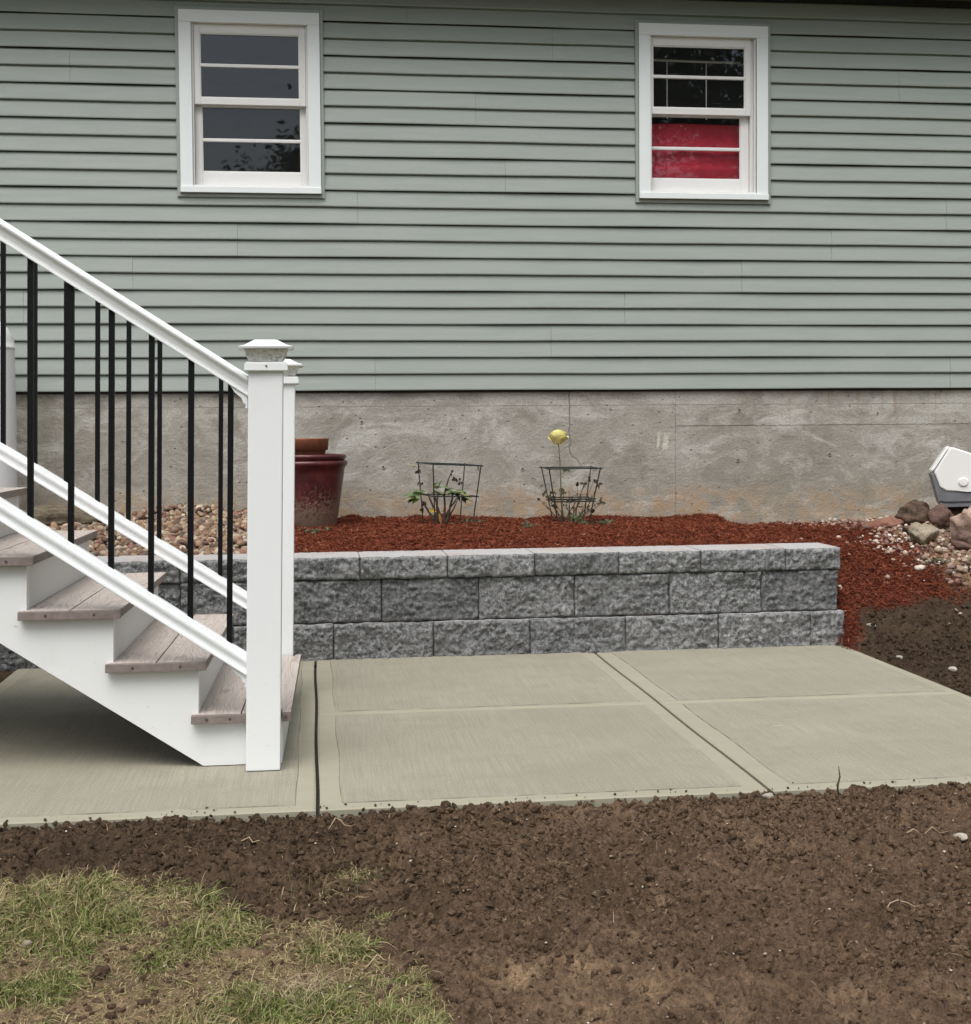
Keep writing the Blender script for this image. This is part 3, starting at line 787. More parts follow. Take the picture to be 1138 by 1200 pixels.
# ------------------------------------------------------------------ grass and straw
def blades(name, x, y, L, Wd, lean, cols, mat, label, zoff=0.0, flat=False):
    n = len(x); a = rng.uniform(0, 2 * math.pi, n)
    dx, dy = np.cos(a), np.sin(a); px, py = -dy, dx
    z = gz(x, y) + zoff
    seg = 4
    V = np.zeros((n, 2 * seg, 3)); curl = rng.uniform(0.5, 1.6, n)
    for i in range(seg):
        t_ = i / (seg - 1)
        ang = lean * (0.45 + t_ * curl)
        hor = L * t_ * np.sin(np.clip(ang, 0, 1.55)); ver = L * t_ * np.cos(np.clip(ang, 0, 1.55))
        side = 0.25 * L * t_ * t_ * np.sin(a * 7)
        w = Wd * (1 - 0.92 * t_ ** 1.6) * 0.5
        cxp = x + dx * hor + px * side; cyp = y + dy * hor + py * side; czp = z + ver
        V[:, 2*i] = np.stack([cxp - px * w, cyp - py * w, czp], -1); V[:, 2*i+1] = np.stack([cxp + px * w, cyp + py * w, czp + w * 0.5], -1)
    F = np.array([[2*i, 2*i+1, 2*i+3, 2*i+2] for i in range(seg - 1)])
    Fi = (F[None] + (np.arange(n) * 2 * seg)[:, None, None]).reshape(-1)
    C = np.repeat(cols, 2 * seg, 0).reshape(n, seg, 2, 3)
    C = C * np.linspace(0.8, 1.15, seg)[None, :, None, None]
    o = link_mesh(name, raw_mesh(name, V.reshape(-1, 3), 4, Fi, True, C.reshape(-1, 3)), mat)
    return setp(o, label, None, None, "stuff")
n = 150000
x = rng.uniform(-1.4, 0.42, n); y = rng.uniform(2.25, 3.5, n)
cl = fbm(x * 11, y * 11, octv=3, seed=81)
d = turf(x, y)
k = (d > rng.uniform(-0.03, 0.05, n)) & (rng.uniform(0, 1, n) < 0.34 + 0.66 * sstep(-0.20, 0.22, cl))
bare = np.zeros(n)
for px, py, sx, sy in ((-0.44, 2.83, 0.17, 0.05), (-0.16, 3.03, 0.06, 0.05), (-0.62, 2.82, 0.1, 0.04), (-0.26, 2.95, 0.03, 0.02), (-0.05, 2.86, .06, .04), (-0.12, 3.17, .07, .03)):
    bare = np.maximum(bare, np.exp(-(((x - px) / sx) ** 2 + ((y - py) / sy) ** 2)))
k &= rng.uniform(0, 1, n) > bare * 0.9
x, y, cl = x[k], y[k], cl[k]; n = len(x)
green = sstep(-0.25, 0.45, fbm(x * 6.5 + 9, y * 6.5, octv=3, seed=83) + 0.30 * cl + rng.normal(0, 0.22, n) + 0.25 * sstep(-0.45, -0.62, x) + 0.3 * sstep(0.05, .2, x))[:, None]
gcol = np.array([0.165, 0.205, 0.055]) * rng.uniform(0.5, 1.5, (n, 1)); bcol = np.array([0.42, 0.335, 0.185]) * rng.uniform(0.40, 1.45, (n, 1))
mixg = np.where(rng.uniform(0, 1, (n, 1)) < green * 0.62 * (0.30 + 0.70 * sstep(-0.25, 0.15, cl))[:, None] + 0.02, 1.0, rng.uniform(0, 0.4, (n, 1)))
cols = gcol * mixg + bcol * (1 - mixg)
L = (0.011 + 0.040 * rng.uniform(0, 1, n) ** 1.7) * (0.70 + 0.75 * sstep(0.0, 0.45, cl)); lean = np.clip(np.abs(rng.normal(1.08, 0.38, n)) + 0.45 * sstep(0.15, -0.25, cl), 0.1, 1.5)
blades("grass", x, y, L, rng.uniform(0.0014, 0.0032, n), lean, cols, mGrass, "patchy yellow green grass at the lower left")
n = 900
x = rng.uniform(-0.9, 1.9, n); y = rng.uniform(2.5, 3.72, n)
k = rng.uniform(0, 1, n) < 0.22 + 0.7 * np.exp(-np.maximum(0, -turf(x, y)) / 0.12); x, y = x[k], y[k]; n = len(x)
blades("straw", x, y, rng.uniform(0.015, 0.045, n), rng.uniform(0.0012, 0.0022, n), rng.uniform(1.05, 1.5, n),
       np.array([0.42, 0.33, 0.20]) * rng.uniform(0.6, 1.2, (n, 1)), mGrass, "thin dry straw lying loose on the soil", 0.010)
n = 170
t_ = rng.choice([0, 1, 2], n); x = np.array([0.09, 0.13, -0.02])[t_] + rng.normal(0, 0.05, n); y = np.array([3.35, 3.13, 3.27])[t_] + rng.normal(0, 0.025, n)
blades("sparse_grass", x, y, rng.uniform(0.02, 0.05, n), rng.uniform(0.001, 0.002, n), np.abs(rng.normal(0.6, 0.4, n)),
       np.where(rng.uniform(0, 1, (n, 1)) < 0.4, np.array([[0.10, 0.12, 0.045]]), np.array([[0.25, 0.19, 0.095]])), mGrass, "thin wisps of grass surviving in the soil", 0.0)

n = 150
x = -0.045 + rng.normal(0, 0.035, n); y = 2.845 + rng.normal(0, 0.022, n)
blades("dry_roots", x, y, rng.uniform(0.03, 0.085, n), rng.uniform(0.0012, 0.0022, n), rng.uniform(0.8, 1.45, n),
       np.array([0.52, 0.42, 0.28]) * rng.uniform(0.6, 1.2, (n, 1)), mGrass, "tangle of pale dry roots at the foot of the grass", 0.004)

# twigs and single stones
def twig(pts, r, label, mat):
    bm = bmesh.new(); tube(bm, pts, r, 5)
    o = obj("twig", bm, mat, loc=pts[0], smooth=True); setp(o, label, "twig", "twigs lying on the soil"); return o
z0 = float(gz(1.47, 3.70))
twig([(1.47, 3.70, z0 - .01), (1.472, 3.70, z0 + .03), (1.478, 3.70, z0 + .055), (1.474, 3.70, z0 + .085)], [.0035, .003, .0025, .0012], "thin dark twig standing upright in soil by the right patio edge", mStem)
mStraw = M_plain("dry_straw", (0.44, 0.34, 0.22), 0.8)
for i, (x_, y_, dx, dy, bend, lab) in enumerate(((0.03, 3.63, .065, .012, .02, "pale bent straw stalk nearest the slab joint"),
        (-0.20, 3.56, .05, -.02, .008, "pale straw stalk in the soil before the post foot"), (1.33, 3.05, .09, .012, .012, "curled pale root on the soil at the right"),
        (1.55, 3.42, .11, -.01, .006, "long pale straw at the right picture edge"), (0.10, 2.92, .05, .05, .02, "reddish bent stalk at the edge of the grass"), (-0.68, 3.33, .10, .04, .006, "pale stick lying flat at left edge of the grass"))):
    pts = []
    for k_ in range(6):
        t_ = k_ / 5; px_, py_ = x_ + dx * t_ + bend * math.sin(t_ * 3.1) * 0.3 + random.uniform(-.004, .004), y_ + dy * t_ + bend * math.sin(t_ * 5) + random.uniform(-.004, .004)
        pts.append((px_, py_, float(gz(px_, py_)) + 0.006 + 0.008 * math.sin(t_ * 3.1)))
    twig(pts, [.0014, .0014, .0013, .0011, .0009, .0005], lab, mStraw)

def rock(name, c, r, mat, label, cat="rock", seed=0, sub=4, rough=0.22, layers=0.0, rot=0.0, group=None, tilt=0.0):
    v, f = ico(sub)
    k = 1 + rough * fbm(v[:, 0] * 1.3 + seed * 7.1, v[:, 1] * 1.3, v[:, 2] * 1.3, octv=4, seed=seed)
    # knock flat facets
    for j in range(13):
        rr = np.random.default_rng(seed * 31 + j); nrm = rr.normal(0, 1, 3); nrm /= np.linalg.norm(nrm); lim = rr.uniform(0.60, 0.92)
        dd = (v * k[:, None]) @ nrm; k = np.where(dd > lim, k * (lim + 0.12 * (dd - lim)) / np.maximum(dd, 1e-6), k)
    p = v * k[:, None] * np.array(r)
    if layers: 
        p[:, 0] += layers * vnoise(p[:, 2] * 60, p[:, 1] * 6, seed=seed) ; p[:, 1] += layers * vnoise(p[:, 2] * 75, p[:, 0] * 6, seed=seed + 1)
    p += 0.022 * np.mean(r) / 0.1 * fbm(p[:, 0] * 30, p[:, 1] * 30, p[:, 2] * 30, octv=3, seed=seed + 9)[:, None] * v
    ca, sa = math.cos(tilt), math.sin(tilt); p = np.stack([p[:, 0] * ca - p[:, 2] * sa, p[:, 1], p[:, 0] * sa + p[:, 2] * ca], -1)
    ca, sa = math.cos(rot), math.sin(rot); p = np.stack([p[:, 0] * ca - p[:, 1] * sa, p[:, 0] * sa + p[:, 1] * ca, p[:, 2]], -1)
    o = link_mesh(name, raw_mesh(name, p, 3, f.ravel(), True), mat); o.location = c
    setp(o, label, cat, group); return o
mR1 = M_rock("dark_brown_rock", (0.045, 0.033, 0.025), (0.115, 0.078, 0.056), (0.21, 0.125, 0.08), 11, 2.5)
mR2 = M_rock("maroon_rock", (0.075, 0.045, 0.037), (0.135, 0.085, 0.070), (0.20, 0.13, 0.105), 10)
mR3 = M_rock("pink_granite", (0.30, 0.205, 0.155), (0.44, 0.325, 0.265), (0.54, 0.43, 0.37), 26)
mR4 = M_rock("grey_tan_rock", (0.20, 0.165, 0.115), (0.30, 0.26, 0.20), (0.38, 0.31, 0.22), 9)
mR5 = M_rock("red_slab_rock", (0.16, 0.075, 0.055), (0.25, 0.13, 0.095), (0.32, 0.19, 0.15), 8)
mR6 = M_rock("layered_ledge_stone", (0.07, 0.057, 0.038), (0.15, 0.125, 0.09), (0.27, 0.215, 0.145), 9, 7)
mR7 = M_rock("pale_stone", (0.30, 0.27, 0.22), (0.42, 0.39, 0.34), (0.52, 0.49, 0.44), 12)
RG = "rocks piled by the foundation"
rock("rock", (3.66, 7.98, 0.500), (0.125, 0.10, 0.105), mR1, "dark brown blocky rock left of the cooler, against the foundation", seed=3, tilt=-0.15, group=RG)
rock("rock", (3.72, 7.74, 0.495), (0.088, 0.08, 0.082), mR2, "rounded maroon rock directly under the cooler's left corner", seed=5, group=RG)
rock("rock", (3.675, 7.22, 0.468), (0.165, 0.13, 0.158), mR3, "big pink granite boulder below the cooler at the right edge", seed=8, tilt=-0.5, group=RG)
rock("rock", (3.93, 7.93, 0.465), (0.15, 0.11, 0.085), mR1, "dark flat rock the cooler rests on, behind the pink boulder", seed=23, group=RG)
rock("rock", (3.43, 7.36, 0.42), (0.095, 0.09, 0.072), mR4, "grey tan rock in front of the dark brown rock", seed=11, group=RG)
rock("rock", (3.44, 7.95, 0.435), (0.13, 0.10, 0.050), mR5, "flat reddish rock half sunk in gravel, leftmost of the pile", seed=14, tilt=0.1, group=RG)
rock("rock", (3.50, 7.70, 0.420), (0.050, 0.045, 0.038), mR2, "small maroon rock between the flat reddish and grey tan rocks", seed=15, group=RG)
rock("rock", (3.56, 7.14, 0.372), (0.065, 0.04, 0.028), mR2, "small flat maroon stone beside the pink granite boulder", seed=17, tilt=-0.3, group=RG)
rock("ledge_stone", (-1.42, 7.78, 0.545), (0.27, 0.16, 0.085), mR6, "flat layered brown stone on the pebbles behind the stairs", "stone", seed=21, rough=0.14, layers=0.014)
for i, (x_, y_, r_, lab) in enumerate(((-0.645, 3.10, .013, "round pale stone half hidden in the grass at lower left"), (1.265, 3.695, .014, "white stone just below the middle slab joint"),
        (1.70, 3.42, .017, "grey stone in soil at the right picture edge"), (0.235, 3.42, .008, "small white pebble on soil below the left joint"),
        (2.63, 6.20, .022, "pale egg shaped stone beside the wall end"), (2.70, 5.50, .018, "pale stone in soil beside the patio's right edge"), (2.62, 5.86, .016, "small reddish pale stone in soil right of the wall end"))):
    rock("stone", (x_, y_, float(gz(x_, y_)) + r_ * 0.4), (r_ * 1.2, r_, r_ * .75), mR4 if i == 0 else mR7, lab, "stone", seed=40 + i, sub=3, group="stray stones on the soil")

# ------------------------------------------------------------------ retaining wall
wall = thing("retaining_wall", (0.6, 6.3, 0.0), "low grey split face block retaining wall behind the patio", "retaining wall")
def block(name, x0, x1, yf, yb, z0, z1, seed, cap=False):
    """split-face block: rough front (and right end when exposed), smooth top"""
    nx_, nz_ = max(6, int((x1 - x0) / 0.0075)), max(5, int((z1 - z0) / 0.0075))
    X = np.linspace(x0, x1, nx_ + 1); Z = np.linspace(z0, z1, nz_ + 1)
    GXb, GZb = np.meshgrid(X, Z)
    e = np.minimum.reduce([np.clip((GXb - x0) / 0.007, 0, 1), np.clip((x1 - GXb) / 0.007, 0, 1), np.clip((GZb - z0) / 0.007, 0, 1), np.clip((z1 - GZb) / 0.007, 0, 1)])
    big = fbm(GXb * 9 + seed * 3.1, GZb * 11, octv=2, seed=seed); med = np.abs(fbm(GXb * 34, GZb * 34 + seed, octv=3, seed=seed + 5))
    fine_ = np.abs(fbm(GXb * 90, GZb * 90 + seed, octv=2, seed=seed + 7))
    relief = (0.6 + 0.4 * e) * (0.006 + 0.014 * big + 0.026 * med + 0.014 * fine_) - 0.004 * (1 - e)
    jx = np.zeros_like(GXb); jz = 0.0035 * fbm(GXb * 30, GZb * 30, octv=2, seed=seed + 8) * (1 - e)
    Y = yf - relief
    bm = bmesh.new()
    vf = [[bm.verts.new((GXb[j, i] + jx[j, i], Y[j, i], GZb[j, i] + jz[j, i])) for i in range(nx_ + 1)] for j in range(nz_ + 1)]
    for j in range(nz_):
        for i in range(nx_):
            f = bm.faces.new((vf[j][i], vf[j][i+1], vf[j+1][i+1], vf[j+1][i])); f.smooth = True
    # sides
    bt = [bm.verts.new((X[i], yb, z1)) for i in range(nx_ + 1)]; bb = [bm.verts.new((X[i], yb, z0)) for i in range(nx_ + 1)]
    for i in range(nx_):
        f = bm.faces.new((vf[nz_][i], vf[nz_][i+1], bt[i+1], bt[i])); f.material_index = 1
        bm.faces.new((vf[0][i], bb[i], bb[i+1], vf[0][i+1])); bm.faces.new((bt[i], bt[i+1], bb[i+1], bb[i]))
    bm.faces.new([vf[j][0] for j in range(nz_ + 1)] + [bt[0], bb[0]])
    bm.faces.new([vf[j][nx_] for j in range(nz_, -1, -1)] + [bb[nx_], bt[nx_]])
    return obj(name, bm, [mBlock, mTop], wall)
jb = [2.508, 2.338, 1.886, 1.439, 0.987, 0.538, 0.083, -0.367, -0.82, -1.27, -1.72, -2.17, -2.62]
jm = [2.482, 2.101, 1.653, 1.200, 0.751, 0.303, -0.150, -0.60, -1.05, -1.50, -1.95, -2.40, -2.85]
jc = [2.490, 2.217, 1.802, 1.409, 1.011, 0.607, 0.206, -0.20, -0.60, -1.00, -1.40, -1.80, -2.2, -2.6]
sd_ = 1
for js, yf, yb, z0, z1, nm in ((jb, 6.225, 6.50, -0.03, 0.160, "wall_block"), (jm, 6.245, 6.52, 0.1625, 0.3585, "wall_block"), (jc, 6.232, 6.52, 0.361, 0.463, "cap_block")):
    for a, b in zip(js[1:], js[:-1]):
        sd_ += 1
        dz = random.uniform(-0.001, 0.001); dy = random.uniform(-0.004, 0.004)
        block(nm, a + 0.0016, b - 0.0016, yf + dy, yb, z0, z1 + dz, sd_)

# ------------------------------------------------------------------ house
house = thing("house", (1.0, 8.44, 0.0), "sage green vinyl sided house on a concrete foundation", "house")
W1 = (-0.765, 0.070); W2 = (2.041, 2.872); WZ = (2.472, 3.556)
bm = bmesh.new()
ys_, yi_ = 8.430, 8.52
xs_ = [-5.0, W1[0] + .035, W1[1] - .035, W2[0] + .035, W2[1] - .035, 8.0]
for i in range(5):
    if i in (1, 3):
        box(bm, xs_[i], xs_[i+1], ys_, yi_, 1.30, WZ[0] + 0.035); box(bm, xs_[i], xs_[i+1], ys_, yi_, WZ[1] - 0.035, 3.95)
    else:
        box(bm, xs_[i], xs_[i+1], ys_, yi_, 1.30, 3.95)
obj("wall_sheathing", bm, mDark, house)
bm = bmesh.new()
box(bm, -5.0, 8.0, 12.0, 12.1, 1.2, 3.95); box(bm, -5.0, -4.9, yi_ + .002, 12.0, 1.2, 3.95); box(bm, 7.9, 8.0, yi_ + .002, 12.0, 1.2, 3.95)
box(bm, 0.9, 1.0, yi_ + .002, 12.0, 1.2, 3.95)
box(bm, -5.0, 8.0, yi_ + .002, 12.1, 1.1, 1.2); box(bm, -5.0, 8.0, yi_ + .002, 12.1, 3.95, 4.05)
obj("interior_room", bm, mRoom, house)
# eave above the picture
bm = bmesh.new(); box(bm, -5.3, 8.3, 8.05, 8.424, 3.785, 3.825); obj("soffit", bm, mSoffit, house)
bm = bmesh.new(); box(bm, -5.3, 8.3, 8.02, 8.048, 3.770, 4.02); obj("fascia", bm, mSoffit, house)
bm = bmesh.new(); prism(bm, [(7.97, 4.022), (10.4, 5.15), (12.7, 4.12), (12.7, 4.06), (10.4, 5.09), (8.0, 4.0225)], -5.4, 8.4, 'x'); obj("roof", bm, mShingle, house)
bm = bmesh.new(); box(bm, -5.0, 8.0, 8.385, 8.4035, 3.760, 3.7845); obj("frieze_board", bm, mSoffit, house)
# foundation: two pours with a control joint
def fpanel(x0, x1):
    bm = bmesh.new(); prism(bm, [(HY, 0.10), (HY, 1.286), (HY + 0.2, 1.286), (HY + 0.2, 0.10)], x0, x1, 'x')
    return obj("foundation_panel", bm, mFound, house)
fpanel(-5.0, 2.2785)
bm = bmesh.new(); prism(bm, [(HY + .0012, 0.10), (HY + .0012, 1.050), (HY - .0012, 1.053), (HY - .0012, 1.286), (HY + 0.2, 1.286), (HY + 0.2, 0.10)], 2.2818, 8.0, 'x')
obj("foundation_panel", bm, mFound, house)
bm = bmesh.new(); box(bm, 2.2790, 2.2813, HY + .0035, HY + .19, .1, 1.28); obj("control_joint", bm, mFound, house)
# form tie holes
for (x_, z_) in ((1.02, 0.80), (0.43, 0.81), (1.76, 0.79), (2.27 + 0.42, 0.83), (3.30, 0.86), (2.70, 1.15), (1.30, 0.79), (3.62, 1.12), (0.30, 1.09)):
    bm = bmesh.new(); lathe(bm, [(0.0045, 0), (0.010, 0.0), (0.013, 0.0035), (0.010, 0.006), (0.006, 0.001)], 0, 0, 12)
    for v in bm.verts: v.co = Vector((x_ + v.co.x, HY - 0.004 - v.co.z * 0.6 + 0.003, z_ + v.co.y))
    obj("form_tie", bm, mFound, house)
    bm = bmesh.new(); box(bm, x_ - .004, x_ + .004, HY - .0052, HY + .002, z_ - .004, z_ + .004, 0.001); obj("tie_end", bm, mJoint, house)
# siding panels
E_ = 0.1016; Z0 = 1.285
def sid_panel(row, x0, x1, lip):
    z = Z0 + row * 2 * E_
    yb = 8.427
    o = -0.0012 if lip else 0.0
    pts = [(yb, z + .004), (yb - .018, z - .002), (yb - .0215 + o, z - .001), (yb - .0225 + o, z + .005), (yb - .008 + o, z + E_ - .011), (yb - .0005, z + E_ - .0065), (yb - .0005, z + E_ + .003),
           (yb - .018, z + E_ - .002), (yb - .0215 + o, z + E_ - .001), (yb - .0225 + o, z + E_ + .005), (yb - .008 + o, z + 2 * E_ - .011), (yb - .0005, z + 2 * E_ - .0065), (yb, z + 2 * E_ - .004)]
    bm = bmesh.new(); n = max(1, int((x1 - x0) / 0.25))
    rings = []
    for i in range(n + 1):
        x_ = x0 + (x1 - x0) * i / n; wv = 0.0013 * math.sin(x_ * 2.3 + row * 1.7) + 0.0007 * math.sin(x_ * 5.9 + row * 2.9) if 0 < i < n else 0.0
        rings.append([bm.verts.new((x_, p[0] - wv, p[1] + wv * 0.8)) for p in pts])
    for a, b in zip(rings, rings[1:]):
        for k in range(len(pts)):
            bm.faces.new((a[k], b[k], b[(k+1) % len(pts)], a[(k+1) % len(pts)]))
    bm.faces.new(rings[0]); bm.faces.new(rings[-1])
    return obj("siding_panel", bm, mSid, house)
seams = {0: [0.385, 4.1], 1: [1.48, -1.9, 5.1], 2: [-1.693, 1.95, 5.6], 3: [-1.057, 2.708, 6.3], 4: [-0.436, 3.3], 5: [0.289, 4.069], 6: [-1.9, 1.2, 5.0], 7: [-2.6, 4.4], 8: [1.02, 5.3], 9: [-1.4, 3.75], 10: [1.5, 4.9], 11: [0.6, 4.3]}
for row in range(0, 12):
    br = sorted([-5.0, 8.0] + seams[row]); 
    cuts = [(W1[0] - .004, W1[1] + .004), (W2[0] - .004, W2[1] + .004)] if 6 <= row <= 10 else []
    for i, (a, b) in enumerate(zip(br, br[1:])):
        segs = [(a, b)]
        for c0, c1_ in cuts:
            ns = []
            for s0, s1_ in segs:
                if c1_ <= s0 or c0 >= s1_: ns.append((s0, s1_)); continue
                if s0 < c0: ns.append((s0, c0))
                if s1_ > c1_: ns.append((c1_, s1_))
            segs = ns
        for s0, s1_ in segs:
            sid_panel(row, s0 + .0006, s1_ - .0006, i % 2 == 0)
bm = bmesh.new(); box(bm, -5.0, 8.0, 8.4285, 8.4395, 1.270, 1.299); obj("starter_strip", bm, mDark, house)

def window(x0, x1, off):
    """double hung window as a part of the house; off shifts the sashes inside the opening"""
    z0, z1 = WZ
    cw = 0.073
    ox0, ox1, oz0, oz1 = x0 + cw, x1 - cw, z0 + 0.048, z1 - 0.073
    yf = 8.382
    bm = bmesh.new()   # jamb liner
    box(bm, ox0 - .012, ox0, yf + .012, 8.56, oz0, oz1); box(bm, ox1, ox1 + .012, yf + .012, 8.56, oz0, oz1)
    box(bm, ox0 - .012, ox1 + .012, yf + .012, 8.56, oz1, oz1 + .012); box(bm, ox0 - .012, ox1 + .012, yf + .012, 8.56, oz0 - .012, oz0)
    # parting beads
    for a, b in ((ox0, ox0 + .012), (ox1 - .012, ox1)):
        box(bm, a, b, 8.404, 8.412, oz0 + .0005, oz1 - .0005)
    w = obj("window", bm, mSash, house)
    def sub(nm, mats, *boxes, bev=0.002):
        bm = bmesh.new()
        for b in boxes: box(bm, *b, bev)
        return obj(nm, bm, mats, w)
    sub("casing", mTrim, (x0, x1, yf, 8.4265, oz1 + .0005, z1))
    sub("casing", mTrim, (x0, ox0, yf + .001, 8.4265, oz0 - .012, oz1)); sub("casing", mTrim, (ox1, x1, yf + .001, 8.4265, oz0 - .012, oz1))
    sub("sill", mTrim, (x0 - .001, x1 + .001, yf - .010, 8.4265, z0, oz0 - .0125))
    # siding channel round the casing
    jw = 0.021
    sub("channel_trim", mSid, (x0 - jw, x0 - .0015, 8.394, 8.4265, z0 - .024, z1 + jw), (x1 + .0015, x1 + jw, 8.394, 8.4265, z0 - .024, z1 + jw),
        (x0 - .001, x1 + .001, 8.3945, 8.4265, z1 + .0015, z1 + jw - .0005), (x0 - .0012, x1 + .0012, 8.3955, 8.4265, z0 - .0235, z0 - .004))
    sx0, sx1 = ox0 + .013, ox1 - .013
    mid = 3.020
    def sash(nm, yy, gx0, gx1, sa, sb, za, zb, ga, gb, mz_):
        s = sub(nm, mSash, (sa, gx0, yy, yy + .034, za, zb), (gx1, sb, yy, yy + .034, za, zb), (gx0, gx1, yy + .0005, yy + .034, za, ga), (gx0, gx1, yy + .0005, yy + .034, gb, zb), bev=0.003)
        sub("muntin", mSash, (gx0, gx1, yy + .004, yy + .028, mz_ - .010, mz_ + .010), bev=0.004)
        # glazing putty beads
        sub("glazing_bead", mSash, (gx0, gx1, yy + .006, yy + .014, ga, ga + .006), (gx0, gx1, yy + .006, yy + .014, gb - .006, gb), (gx0, gx0 + .006, yy + .0065, yy + .0135, ga + .0062, gb - .0062), (gx1 - .006, gx1, yy + .0065, yy + .0135, ga + .0062, gb - .0062), bev=0.0)
        for a, b in ((ga, mz_ - .0095), (mz_ + .0095, gb)):
            bm = bmesh.new(); box(bm, gx0 + .0005, gx1 - .0005, yy + .0155, yy + .0185, a, b)
            obj("pane", bm, mGlass, w)
    u0_, u1_ = (x0 + 0.121, x0 + 0.713) if off == 0 else (x0 + 0.095, x0 + 0.692)
    sash("sash", 8.414, u0_, u1_, sx0 if off == 0 else ox0 + .002, sx1 if off == 0 else u1_ + .035, 3.004, oz1 - .001, 3.044, 3.428, 3.238)
    l0_, l1_ = (x0 + 0.124, x0 + 0.717) if off == 0 else (x0 + 0.088, x0 + 0.675)
    sash("sash", 8.454, l0_, l1_, sx0 - .002 if off == 0 else ox0 + .001, sx1 + .002 if off == 0 else l1_ + .052, oz0 + .001, 3.036, 2.609, 3.002, 2.801)
    if off: sub("jamb_track", mSash, (u1_ + .0365, ox1 - .0005, 8.426, 8.452, oz0 + .0008, oz1 - .0008), (l1_ + .0535, ox1 - .0008, 8.453, 8.50, oz0 + .0008, oz1 - .0008), bev=0.001)
    return w
w1 = window(W1[0], W1[1], 0); w1["label"] = "window with plain grey panes above the stairs"
w2 = window(W2[0], W2[1], 1); w2["label"] = "window with red cloth behind its lower sash"
# rod and cords behind the upper sash of the right window
bm = bmesh.new(); tube(bm, [(2.10, 8.66, 3.405), (2.78, 8.66, 3.398)], 0.008, 8); obj("curtain_rod", bm, mSash, w2)
for x_ in (2.292, 2.552):
    bm = bmesh.new(); tube(bm, [(x_, 8.66, 3.40), (x_, 8.66, 3.03)], 0.004, 6); obj("cord", bm, mSash, w2)
# red cloth inside the right window
bm = bmesh.new(); nxr, nzr = 40, 24; R_ = []
for j in range(nzr + 1):
    row = []
    for i in range(nxr + 1):
        u, v = i / nxr, j / nzr
        x_ = 2.070 + 0.70 * u; z_ = 2.53 + 0.432 * v
        y_ = 8.503 + 0.006 * math.sin(u * 9 + v) + 0.010 * math.sin(v * 10 + 0.8 * math.sin(u * 4)) + (0.02 if abs(v - 0.42) < 0.05 else 0.0) * (1 - abs(v - 0.42) / 0.05)
        row.append(bm.verts.new((x_, y_, z_)))
    R_.append(row)
for j in range(nzr):
    for i in range(nxr): bm.faces.new((R_[j][i], R_[j][i+1], R_[j+1][i+1], R_[j+1][i]))
r_ = bmesh.ops.solidify(bm, geom=bm.faces[:], thickness=0.004)
red = obj("red_curtain", bm, mRed, loc=(2.42, 8.545, 2.53), smooth=True); setp(red, "red cloth hung behind the lower panes of the right window", "curtain")

# ------------------------------------------------------------------ stairs
st = thing("porch_stairs", (-0.16, 4.25, 0.0), "white stairs with grey brown treads and black balusters", "stairs")
def sf(ref=0.0):
    def f(x, y, z): return (x + 0.02 * (z - ref) + 0.02 * (y - 4.25), y, z)
    return f
S0 = sf()
NT_ = 7
RISE, RUN = 0.1667, 0.2577
tz = [0.167 + RISE * i for i in range(NT_)]; nose = [-0.082 - RUN * i for i in range(NT_)]
for i in range(NT_):
    zt, xn = tz[i], nose[i]
    for b in range(2):
        x1_ = xn - b * 0.153; x0_ = x1_ - 0.150
        bm = bmesh.new()
        if i == 0 and b == 0:
            prism(bm, [(x0_, 4.2580), (-0.2165, 4.2580), (-0.2165, 4.2985), (-0.1085, 4.2985), (-0.1085, 4.2580), (x1_, 4.2580), (x1_, 5.352), (-0.105, 5.352), (-0.105, 5.318), (-0.212, 5.318), (-0.212, 5.352), (x0_, 5.352)], zt - .026, zt, 'z', S0)
        else:
            dy = random.uniform(-.002, .002)
            box(bm, x0_, x1_, 4.2580 + abs(dy), 5.352 + dy, zt - .026, zt, 0.0025, S0)
        for f_ in bm.faces:
            if abs(f_.normal.z) < 0.5: pass
        bmesh.ops.recalc_face_normals(bm, faces=bm.faces)
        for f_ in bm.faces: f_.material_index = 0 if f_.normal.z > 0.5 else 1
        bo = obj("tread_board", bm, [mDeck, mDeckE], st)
    for (ta, tb, ks) in (((xn - .3035, xn + .0005, (0.27, 0.74)),) if i else ((xn - .3035, -0.2165, (0.28, 0.70)), (-0.1085, xn + .0005, (0.45,)))):
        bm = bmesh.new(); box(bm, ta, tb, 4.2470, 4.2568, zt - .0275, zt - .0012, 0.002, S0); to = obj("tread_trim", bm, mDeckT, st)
        for k_ in ks:
            if i > 4: continue
            xx = ta + (tb - ta) * k_
            bm = bmesh.new(); lathe(bm, [(0.0042, 0), (0.0042, 0.0014), (0.002, 0.0014), (0.002, 0.0004)], 0, 0, 10)
            for v in bm.verts: v.co = Vector(S0(xx + v.co.x, 4.2470 - v.co.z, zt - .014 + v.co.y))
            obj("screw", bm, mSteel, to)
    bm = bmesh.new(); rx = xn - 0.026
    zb = (tz[i-1] + 0.0015) if i else 0.004
    box(bm, rx - .018, rx, 4.3195, 5.2825, zb, zt - .0275, 0.0, S0); obj("riser", bm, mRiser, st)
# stringers: stepped top, straight underside
def stringer_poly():
    top = []
    for i in range(NT_):
        rx = nose[i] - 0.0262; zt = tz[i] - .0275
        top += [(rx, (tz[i-1] - .0275) if i else 0.003), (rx, zt)]
    xl = nose[-1] - 0.33
    top += [(xl, tz[-1] - .0275)]
    und = [(xl, (-0.350 - xl) * 0.655 + 0.003), (-0.350, 0.003)]
    return top + und
for y0 in (4.281, 4.80, 5.283):
    bm = bmesh.new(); prism(bm, stringer_poly(), y0, y0 + 0.038, 'y', S0); obj("stringer", bm, mWood, st)
